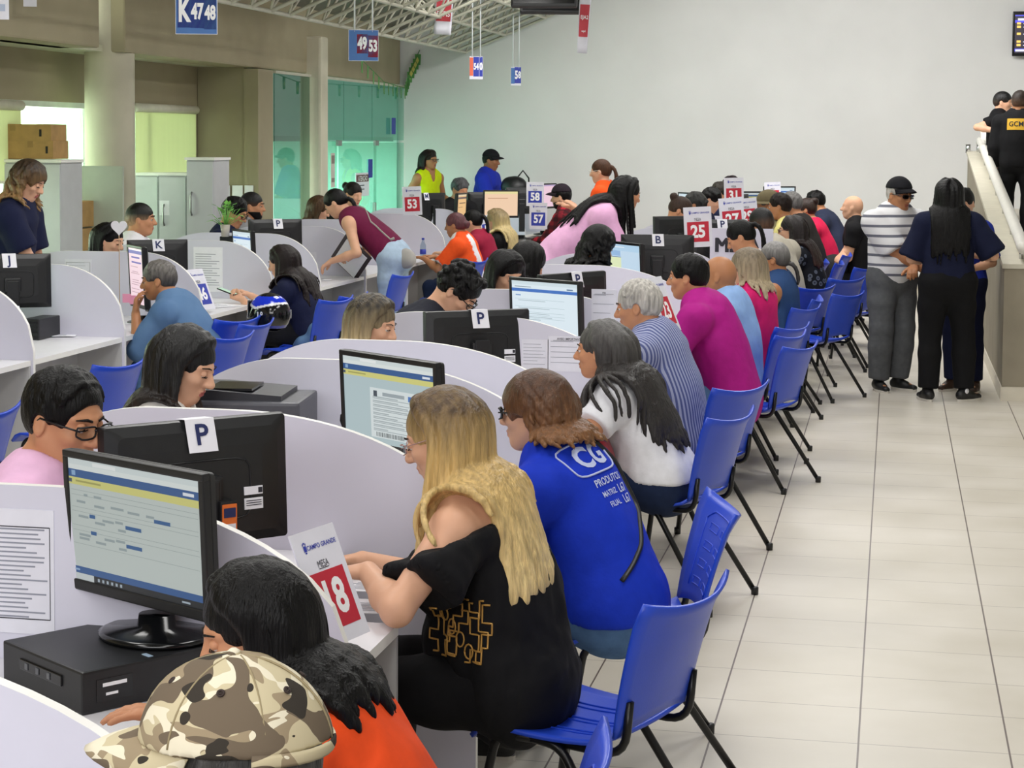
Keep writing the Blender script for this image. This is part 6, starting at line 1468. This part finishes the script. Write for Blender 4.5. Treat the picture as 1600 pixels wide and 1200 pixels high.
def jers_cols(p, V):
    c = np.tile(RGB('f0561e'), (len(V), 1)); W = RGB('e8e6e6'); A = p.arms[0]
    t = (V-A['S'])@unit(A['E']-A['S']); d = np.linalg.norm(V-A['S']-np.outer(t, unit(A['E']-A['S'])), axis=1); c[(d < .085) & (t > .16) & (V[:, 1] > .1)] = W
    bk = (V[:, 1] < .09) & (V[:, 1] > -.0) & (V[:, 2] > .62); c[bk & (V[:, 0] < p.P[2][0])] = W; c[(V[:, 0] > p.P[3][0]+.06) & (V[:, 1] < .16)] = W; return c
p = cust('woman in an orange and white sports jersey with reddish braided hair', 711, 352, 18.6, (-4.12, 18.75), yaw=172, fem=True, skin='tan', hp=8, w=1.05, hair=dict(style='bun', col='5c3238', tips='c0a070', vol=1.2, tail=(-.10, 0, -.02)), top=dict(m=TINT, sleeve=.8, cols=jers_cols, loose=.018, hem=-.14, fold=.006))
seat_for(p, 'blue plastic chair under the woman in the orange jersey', 165)
p = cust('woman in a dark red shirt with a black ponytail behind the orange jersey', 737, 347, 19.4, (-4.12, 19.5), yaw=174, fem=True, skin='light', hp=12, hair=dict(style='pony', col='black', L=.26), top=dict(m=cloth('dark_red', '941c3a'), sleeve=.9))
seat_for(p, 'blue plastic chair under the woman in dark red', 165)
p = cust('blonde woman in a black T-shirt at the left desks', 774, 345, 20.6, (-4.18, 20.7), yaw=174, fem=True, skin='light', hp=16, hair=dict(style='long', col='c0ac78', roots='7a6848', L=.5, back=.9, seed=3), top=dict(m=BLK, sleeve=.55))
seat_for(p, 'blue plastic chair under the blonde woman in the black T-shirt', 168)
p = cust('bearded man in a dark cap and red plaid shirt', 876, 308, 21.4, (-3.60, 21.45), yaw=176, skin='light', hp=8, w=1.08, hair=dict(style='short', col='black', vol=.7), top=dict(m=PLAID, sleeve=1.8, fold=.006)); beard(p); cap(p, cloth('cap_dark', '241c24'))
seat_for(p, 'blue plastic chair under the man in the plaid shirt', 168)
p = person('woman in an orange T-shirt with a brown ponytail standing by the plaid shirt', 938, 268, 19.6, yaw=172, pose='stand', lean=(2, 8), hp=6, fem=True, skin='light', hair=dict(style='pony', col='4a3020', L=.36, tail=(-.10, 0, .04)), top=dict(m=cloth('orange', 'ee5418'), sleeve=.85), bottom=dict(m=DKDENIM), arms=(dict(px=(899, 324, 19.45), e=(-.6, .3, -.6)), dict(px=(892, 324, 19.7), e=(-.6, -.3, -.6)))); glasses(p, 'e8e4dc', rr=.002, lens=False)
for u, v, z, a, lab in ((222, 567, .81, 168, 'empty blue plastic chair in front of the thinking man'), (404, 498, .81, 160, 'empty blue plastic chair under the motorcycle helmet'), (392, 525, .81, 165, 'empty blue plastic chair overlapping the one under the helmet'), (645, 430, .81, 172, 'empty blue plastic chair behind the bending woman in maroon'), (548, 468, .81, 165, 'empty blue plastic chair left of the woman with two-tone hair'), (25, 640, .81, 170, 'blue plastic chair cut by the left edge'), (760, 408, .81, 165, 'empty blue plastic chair between the orange jersey and the black hair'), (870, 375, .81, 160, 'empty blue plastic chair below the man in plaid')):
    c = onz(u, v, z); chair(c[0]-.36, c[1]-.1, R(a), lab)
# ---------------- left row clerks and people beyond
p = person('girl with curly light brown hair in a navy T-shirt standing at the left', 46, 283, 11.75, yaw=4, pose='stand', lean=(4, 12), hp=26, hy=-6, fem=True, skin='light', look='down', hair=dict(style='bob', col='8a6a42', roots='221812', rstr=.7, L=.34, vol=1.3, curl=.014, seed=11, back=.6), top=dict(m=NAVY, sleeve=.75, loose=.02), bottom=dict(m=DKT), arms=(dict(w=(.30, .12, 1.02), e=(-.5, .5, -.6)), dict(w=(.36, -.05, 1.0), e=(-.5, -.5, -.6))))
p = clerk('woman with straight black hair beside the white paper heart', 172, 376, 12.9, fem=True, skin='light', hp=16, hy=-14, look='down', hair=dict(style='long', col='black', L=.34, back=1.0, seed=3), top=dict(m=NAVY))
p = clerk('man with a shaved-side black haircut in a white shirt', 221, 343, 14.4, skin='mid', hp=2, hy=8, hair=dict(style='fade', col='black', fade='a8866a', vol=.9), top=dict(m=WHT, collar=True, sleeve=1.9))
p = clerk('man with black hair and glasses behind the potted plant', 367, 332, 15.7, skin='mid', hp=24, hy=-10, look='down', hair=dict(style='short', col='black', vol=1.2, fringe=.0), top=dict(m=NAVY)); glasses(p, '201818', rr=.003)
p = clerk('bearded man with cropped hair beyond the potted plant', 395, 322, 17.15, skin='mid', hp=4, hy=0, hair=dict(style='fade', col='black', fade='6a4a38', vol=.7), top=dict(m=cloth('grey', '8a8a8c'))); beard(p)
p = clerk('brown-haired woman half hidden by the bending woman', 499, 327, 18.5, fem=True, skin='light', hp=20, hair=dict(style='bob', col='4a3522', L=.22), top=dict(m=NAVY))
p = clerk('person with dark gathered hair behind the bending woman\'s back', 552, 304, 19.4, fem=True, skin='light', yaw=-30, hair=dict(style='bun', col='1c1614', vol=1.1), top=dict(m=BLK))
p = clerk('grey-haired person behind the tan screen', 719, 296, 22.2, yaw=-40, skin='mid', hp=20, hair=dict(style='short', col='4a4a4c', vol=1.2), top=dict(m=BLK))
p = person('woman in a neon yellow tank top standing by the glass corner', 672, 250, 24.7, yaw=-35, pose='stand', lean=(0, 4), hp=2, hy=10, fem=True, skin='tan', hair=dict(style='long', col='darkbrown', L=.32, back=.8), top=dict(m=cloth('neon_yellow', 'd2e60a', .7), sleeve=0, neck='scoop'), bottom=dict(m=DKDENIM), arms=(dict(w=(.22, .22, 1.18), e=(-.6, .5, -.6), f=(.5, .3, .8)), dict(w=(.02, -.34, .98), e=(-.8, -.3, .1)))); glasses(p, '201818', rr=.003)
YELLOW = p
p = person('man in a royal blue T-shirt and black cap standing at the back wall', 768, 251, 24.7, yaw=-8, pose='stand', lean=(2, 8), hp=8, skin='brown', hair=dict(style='short', col='black', vol=.6), top=dict(m=cloth('royal', '1e30a8'), sleeve=.85, loose=.015), bottom=dict(m=DKT), arms=(dict(w=(.34, .15, 1.13), e=(-.5, .5, -.6)), dict(w=(.38, -.1, 1.12), e=(-.5, -.5, -.6)))); cap(p, cloth('cap_black', '15151a'))
BLUEC = p
# ---------------- standing in the aisle and on the ramp
p = person('elderly man in a black cap and grey-striped white polo shirt standing in the aisle', 1406, 305, 15.4, yaw=-52, pose='stand', lean=(0, 8), hp=8, hy=6, skin='tan', w=1.08, belly=.05, hair=dict(style='short', col='silver', vol=.6), top=dict(m=POLO, sleeve=.92, hem=-.16, collar=WHT, loose=.026, fold=.006), bottom=dict(m=GREYT, off=.026, fold=.008), arms=(dict(w=(.30, -.02, 1.02), e=(-.5, .6, -.7)), dict(w=(.30, .06, 1.0), e=(-.5, -.7, -.6))), hand=('relax', 'fist')); cap(p, cloth('cap_black', '15151a')); glasses(p, '15151a', rr=.0026, dark=True)
p = person('woman in a navy T-shirt with waist-long black hair seen from behind in the aisle', 1482, 306, 15.0, yaw=96, pose='stand', lean=(0, 5), hp=8, fem=True, skin='light', w=1.06, hair=dict(style='long', col='black', L=.56, vol=1.3, back=1.0, seed=5), top=dict(m=cloth('navy_tee', '0f1530'), sleeve=.95, hem=-.20, loose=.03, fold=.006), bottom=dict(m=cloth('black_track', '0b0b0d'), off=.022, fold=.007), arms=(dict(w=(.24, .12, 1.08), e=(-.4, .6, -.7)), dict(w=(.22, -.24, 1.12), e=(-.4, -.6, -.7))), feet={'L': dict(o=(.0, .04)), 'R': dict(o=(.02, -.04), f=(.6, -.7, 0))})
def badge():
    for Ak, fd, K, Hp in (p.feet[1],):
        mb = MB(); l = np.cross(V3(0, 0, 1), fd); s_ = -1
        c = Ak-fd*.02+l*(-.046)+V3(0, 0, -.0)
        mb.lathe([(.021, 0), (.02, .003)], 20, 0, (0, 0, 0), Matrix.Translation(Vector(c)) @ Vector(-l).to_track_quat('Z', 'Y').to_matrix().to_4x4()); mb.build('ankle_patch', PAPER, p.root)
badge()
p = person('person in a blue uniform mostly hidden behind the woman with waist-long hair', 1505, 318, 15.5, yaw=-110, pose='stand', lean=(0, 6), hp=14, fem=True, skin='light', hair=dict(style='bun', col='black'), top=dict(m=cloth('uniform_blue', '1c2f94'), sleeve=.9, loose=.02), bottom=dict(m=NAVY), arms=(dict(w=(.26, .12, 1.0), e=(-.4, .6, -.7)), dict(w=(.24, -.1, 1.02), e=(-.4, -.6, -.7))), shoes='brown', w=.92)
def onramp(Y): return .3+(1.87-1.03)/(23.0-15.05)*(Y-15.05)
def guard(label, u, v, Y, **k):
    fz = onramp(Y); wp = ony(u, v, Y); q = person(label, u, v, Y, world=(wp[0], wp[1], wp[2]-fz), **k); q.root.location.z = fz; return q
p = guard('man in a black T-shirt leaning his arm on the ramp handrail', 1568, 160, 22.2, yaw=-12, pose='stand', lean=(0, 4), hp=6, skin='light', hair=dict(style='fade', col='black', fade='3a2a22'), top=dict(m=BLK, sleeve=.6), bottom=dict(m=BLK), arms=('down', dict(w=(.02, -.30, 1.08), e=(-.8, -.3, -.3))))
p = guard('guard in a black uniform with yellow lettering GCM on the back', 1594, 160, 20.9, yaw=75, pose='stand', lean=(0, 3), hp=4, skin='tan', w=1.08, hair=dict(style='fade', col='2a2018', fade='5a4030'), top=dict(m=BLK, sleeve=1.9, loose=.012), bottom=dict(m=BLK), arms=('down', 'down'))
def gcm():
    f = p.fw(p.A[3]); mb = MB(); ctr = p.P[4]-V3(0, 0, .10)-f*.4; W = lambda a, b: ctr+V3(0, -1, 0)*a+V3(0, 0, 1)*b
    g = [[W(a, b) for a in np.linspace(-.10, .10, 9)] for b in np.linspace(-.06, .06, 6)]; flat = on_surface(p, [q for r in g for q in r], f, .003); mb.grid([flat[i*9:(i+1)*9] for i in range(6)], 0)
    t = MB(); text_mb(t, 'GCM', .075, None, 0, .015); mb.add(on_surface(p, [W(x*.95, y) for x, y, z in t.v], f, .005), t.f, 1)
    mb.build('back_patch', [mat('yellow_patch', 'd8a828', .7), BLACKP], p.top)
gcm()
# ------------------------------------------------------------------ things people carry and small objects
def helmet():
    c = ony(421, 490, 12.0); t = thing('motorcycle_helmet', 'black and blue motorcycle helmet at the elbow of the woman with the phone', 'helmet', TR(c[0], c[1], c[2], R(150)))
    f = field_of([E_((0, 0, 0), (.155, .13, .14), None, .02), E_((.04, 0, -.05), (.125, .115, .11), None, .04), E_((.15, 0, .0), (.075, .105, .06), None, .01, op=-1)], .006); f.cut(V3(0, 0, -.13), V3(0, 0, -1)); f.add(E_((0, 0, -.06), (.115, .1, .12), None, .005, op=-1))
    V, F = f.mesh(); c0 = np.tile(RGB('101114'), (len(V), 1)); c0[(V[:, 2] > .045+.25*np.abs(V[:, 0]-.0)) & (V[:, 2] < .12)] = RGB('1a35c8'); c0[np.abs(V[:, 2]-.045-.25*np.abs(V[:, 0])) < .008] = RGB('e6e6ea'); c0[(np.abs(V[:, 2]+.085) < .014)] = RGB('1a2f9c')
    np_mesh('helmet_shell', V, F, mat('helmet_paint', '888888', .12, var=.02, attr='tint', spec=.6), None, t, c0)
    mb = MB(); rows = []
    for a in np.linspace(-1.15, 1.15, 17): rows.append([(math.cos(a)*(.162-.004*abs(b)), math.sin(a)*.136, .03+b*.055) for b in np.linspace(-1, 1, 7)])
    v, fc = shell(rows, .003); mb.add(v, fc, 0, True); mb.build('visor', BLACKG, t)
    mb = MB(); text_mb(mb, '1°', .08, frame((-.05, .132, -.01), (-1, 0, 0), (0, 0, 1), (0, 1, 0)), 0, .03); text_mb(mb, '1°', .08, frame((-.05, -.132, -.01), (1, 0, 0), (0, 0, 1), (0, -1, 0)), 0, .03); mb.build('lettering', WHITEI, t)
helmet()
def phone():
    A = PH.arms[0]; c = PH.M @ Vector(A['W']+A['f']*.10+A['n']*.025); t = thing('mobile_phone', 'mobile phone with a green screen held by the woman in navy', 'phone', TR(c[0], c[1], c[2], R(174), 0, R(-18)))
    MB().box((.03, 0, 0), (.15, .072, .009), 0, None, .003).build('case', BLACKG, t); MB().box((.03, 0, .0052), (.138, .064, .001)).build('screen', _emi('bfe0c4', .9), t)
phone()
def folder():
    A = BEND.arms[1]; c = BEND.M @ Vector(A['W']); t = thing('document_folder', 'open dark folder with white sheets held by the bending woman', 'folder', TR(c[0]+.03, c[1]-.02, c[2]-.01, R(150)) @ Matrix.Rotation(R(60), 4, 'X') @ Matrix.Rotation(R(-38), 4, 'Z'))
    MB().box((0, 0, 0), (.42, .32, .012), 0, None, .003).build('cover', mat('dark_leather', '2a1a20', .4), t); MB().box((.01, 0, .010), (.36, .25, .008)).build('sheet', PAPER, t); MB().box((.01, 0, -.010), (.36, .25, .008)).build('sheet', PAPER, t)
folder()
def soft_bag(name, label, c, r, m, strap=None, yaw=0, h=.012, cat='bag'):
    t = thing(name, label, cat, TR(c[0], c[1], c[2], yaw)); f = field_of([E_((0, 0, 0), r, None, .03), E_((0, 0, -r[2]*.35), np.array(r)*np.array([.95, 1.05, .7]), None, .05)], h); V, F = f.mesh(); V = folds(V, F, .006, 26, 4); np_mesh('bag_body', V, F, m, None, t)
    if strap: MB().tube(strap, .011, 6, flat=.4).build('strap', m, t)
    return t
RED = mat('red_leather', '8a1424', .35, var=.1, scale=20)
soft_bag('handbag', 'dark red leather handbag on the lap of the woman in white', ony(930, 718, 7.9), (.07, .12, .12), RED, [(0, -.06, .1), (.0, -.03, .17), (.02, 0, .2), (.03, .02, .1)], h=.008)
c = ony(556, 0, 1); A = BEND.M @ Vector(BEND.P[0]+V3(-.15, .12, .0)); soft_bag('shoulder_bag', 'pale grey shoulder bag hanging at the hip of the bending woman', (A[0], A[1], A[2]), (.085, .03, .075), mat('pale_grey_cloth', 'a9a6a0', .8), None, R(160))
BS = MB(); pts = [BEND.P[4]+V3(.0, -.1, .06), BEND.P[3]+V3(-.03, .02, .19), BEND.P[2]+V3(-.02, .14, .14), BEND.P[0]+V3(-.1, .17, .14)]; BS.tube(on_surface(BEND, [np.array(a)*(1-s)+np.array(b)*s+V3(0, .0, 0) for a, b in zip(pts[:-1], pts[1:]) for s in np.linspace(0, 1, 7)[:-1]], (0.0, -.6, -1)), .012, 6, flat=.35); BS.build('bag_strap', mat('pale_grey_cloth', 'a9a6a0', .8), BEND.root)
c = YELLOW.M @ Vector((.05, .28, 1.02)); soft_bag('shoulder_bag', 'black shoulder bag at the arm of the woman in neon yellow', c, (.13, .06, .12), BLACKP, [(-.02, 0, .1), (0, 0, .25), (.02, 0, .1)], R(-20))
c = ony(803, 290, 24.5); soft_bag('backpack', 'black backpack in front of the man in the blue T-shirt', (c[0], c[1], c[2]), (.17, .11, .12), BLACKP, [(.04, 0, .1), (.12, 0, .2), (.2, 0, .1), (.2, 0, -.02)], 0)
c = BALD.M @ Vector((.26, .02, .66)); soft_bag('backpack', 'dark backpack on the lap of the bald man', c, (.17, .16, .12), cloth('dark_bag', '2a2a2a'), None, R(170))
def greybag():
    c = ony(1325, 435, 20.9); soft_bag('backpack', 'grey backpack hanging behind the bald man by the aisle', (c[0]+.0, c[1], c[2]), (.11, .13, .24), cloth('grey_bag', '5c6464', .8), [(-.02, 0, .2), (-.06, .0, .34), (-.10, 0, .2)], R(170))
greybag()
def heart():
    c = ony(186, 355, 12.2); t = thing('paper_heart', 'white paper heart on a thin stick in front of the woman with straight black hair', 'decoration', TR(*c)); pts = []
    for w in np.linspace(0, 2*math.pi, 33)[:-1]: pts.append((.0032*16*math.sin(w)**3*1.15, .0036*(13*math.cos(w)-5*math.cos(2*w)-2*math.cos(3*w)-math.cos(4*w))))
    MB().prism(pts, .008, 'y').build('heart', PAPER, t); MB().tube([(0, 0, -.03), (0, 0, DT-c[2])], .003, 6).build('stick', mat('wood_stick', 'b79a78', .7), t)
heart()
def water_bottle():
    c = ony(661, 372, 19.2); t = thing('water_bottle', 'small clear water bottle with a blue label behind the sign 53', 'bottle', TR(c[0], c[1], DT)); MB().lathe([(.03, 0), (.032, .14), (.015, .18), (.013, .2)], 16).build('bottle_body', glass_mat('clear_bottle', 'dfe8ee', 1.3), t); MB().lathe([(.033, .05), (.033, .1)], 16).build('bottle_label', BLUEI, t); MB().lathe([(.015, .2), (.015, .22)], 12).build('bottle_cap', BLUEI, t)
water_bottle()
def trunk(u, v, Y, w, h, label):
    c = ony(u, v, Y); t = thing('computer_tower', label, 'computer', TR(c[0], c[1], DT)); MB().box((0, 0, h/2), (w, .36, h), 0, None, .008).build('case', BLACKP, t); mb = MB()
    for k in range(4): mb.box((0, -.181, .02+.03*k), (w*.8, .004, .012))
    mb.build('front_grille', BLACKG, t)
trunk(67, 505, 10.95, .12, .13, 'black ribbed computer tower under the monitor lettered J')
sticky = MB(); c = onz(198, 466, .96) if False else ony(198, 466, 11.95); sticky.box((0, 0, 0), (.06, .002, .06)); sticky.box((.045, .001, -.01), (.05, .002, .06)); o = sticky.build('sticky_notes', mat('pink_note', 'f0a0c0', .7, var=.03)); o.matrix_world = TR(*c); tag(o, 'pink sticky notes below the pink screen', 'note')
# ------------------------------------------------------------------ light
def area(x, y, z, sx, sy, pw, col=(1, 1, 1), rot=(0, 0, 0)):
    l = bpy.data.lights.new('ceiling_lamp', 'AREA'); l.shape = 'RECTANGLE'; l.size = sx; l.size_y = sy; l.energy = pw; l.color = col
    o = bpy.data.objects.new('ceiling_lamp', l); C.objects.link(o); o.location = (x, y, z); o.rotation_euler = rot; return o
for y in (1, 5.5, 10, 14.5, 19): 
    for x in (-3.6, -.4): area(x, y, 4.3+.3*(x > -2), .9, 2.4, (66 if y < 8 else 92), (1, .985, .96))
area(-2.0, 20.6, 4.5, 7, 1.0, 290, (1, .985, .98), (R(50), 0, 0))  # extra lamp, tilted to brighten the back wall
area(-1.6, -2.6, 3.3, 5, 1.6, 210, (.97, .97, 1), (R(72), 0, 0))  # unseen fill added behind the camera to lift the faces turned towards it
area(-8.2, 22.6, 1.9, 1.6, 4, 190, (.9, 1, .97))
w = bpy.data.worlds.new('world'); bpy.context.scene.world = w; w.use_nodes = True
w.node_tree.nodes['Background'].inputs[0].default_value = (.9, .95, 1, 1); w.node_tree.nodes['Background'].inputs[1].default_value = .6
bpy.context.view_layer.update()
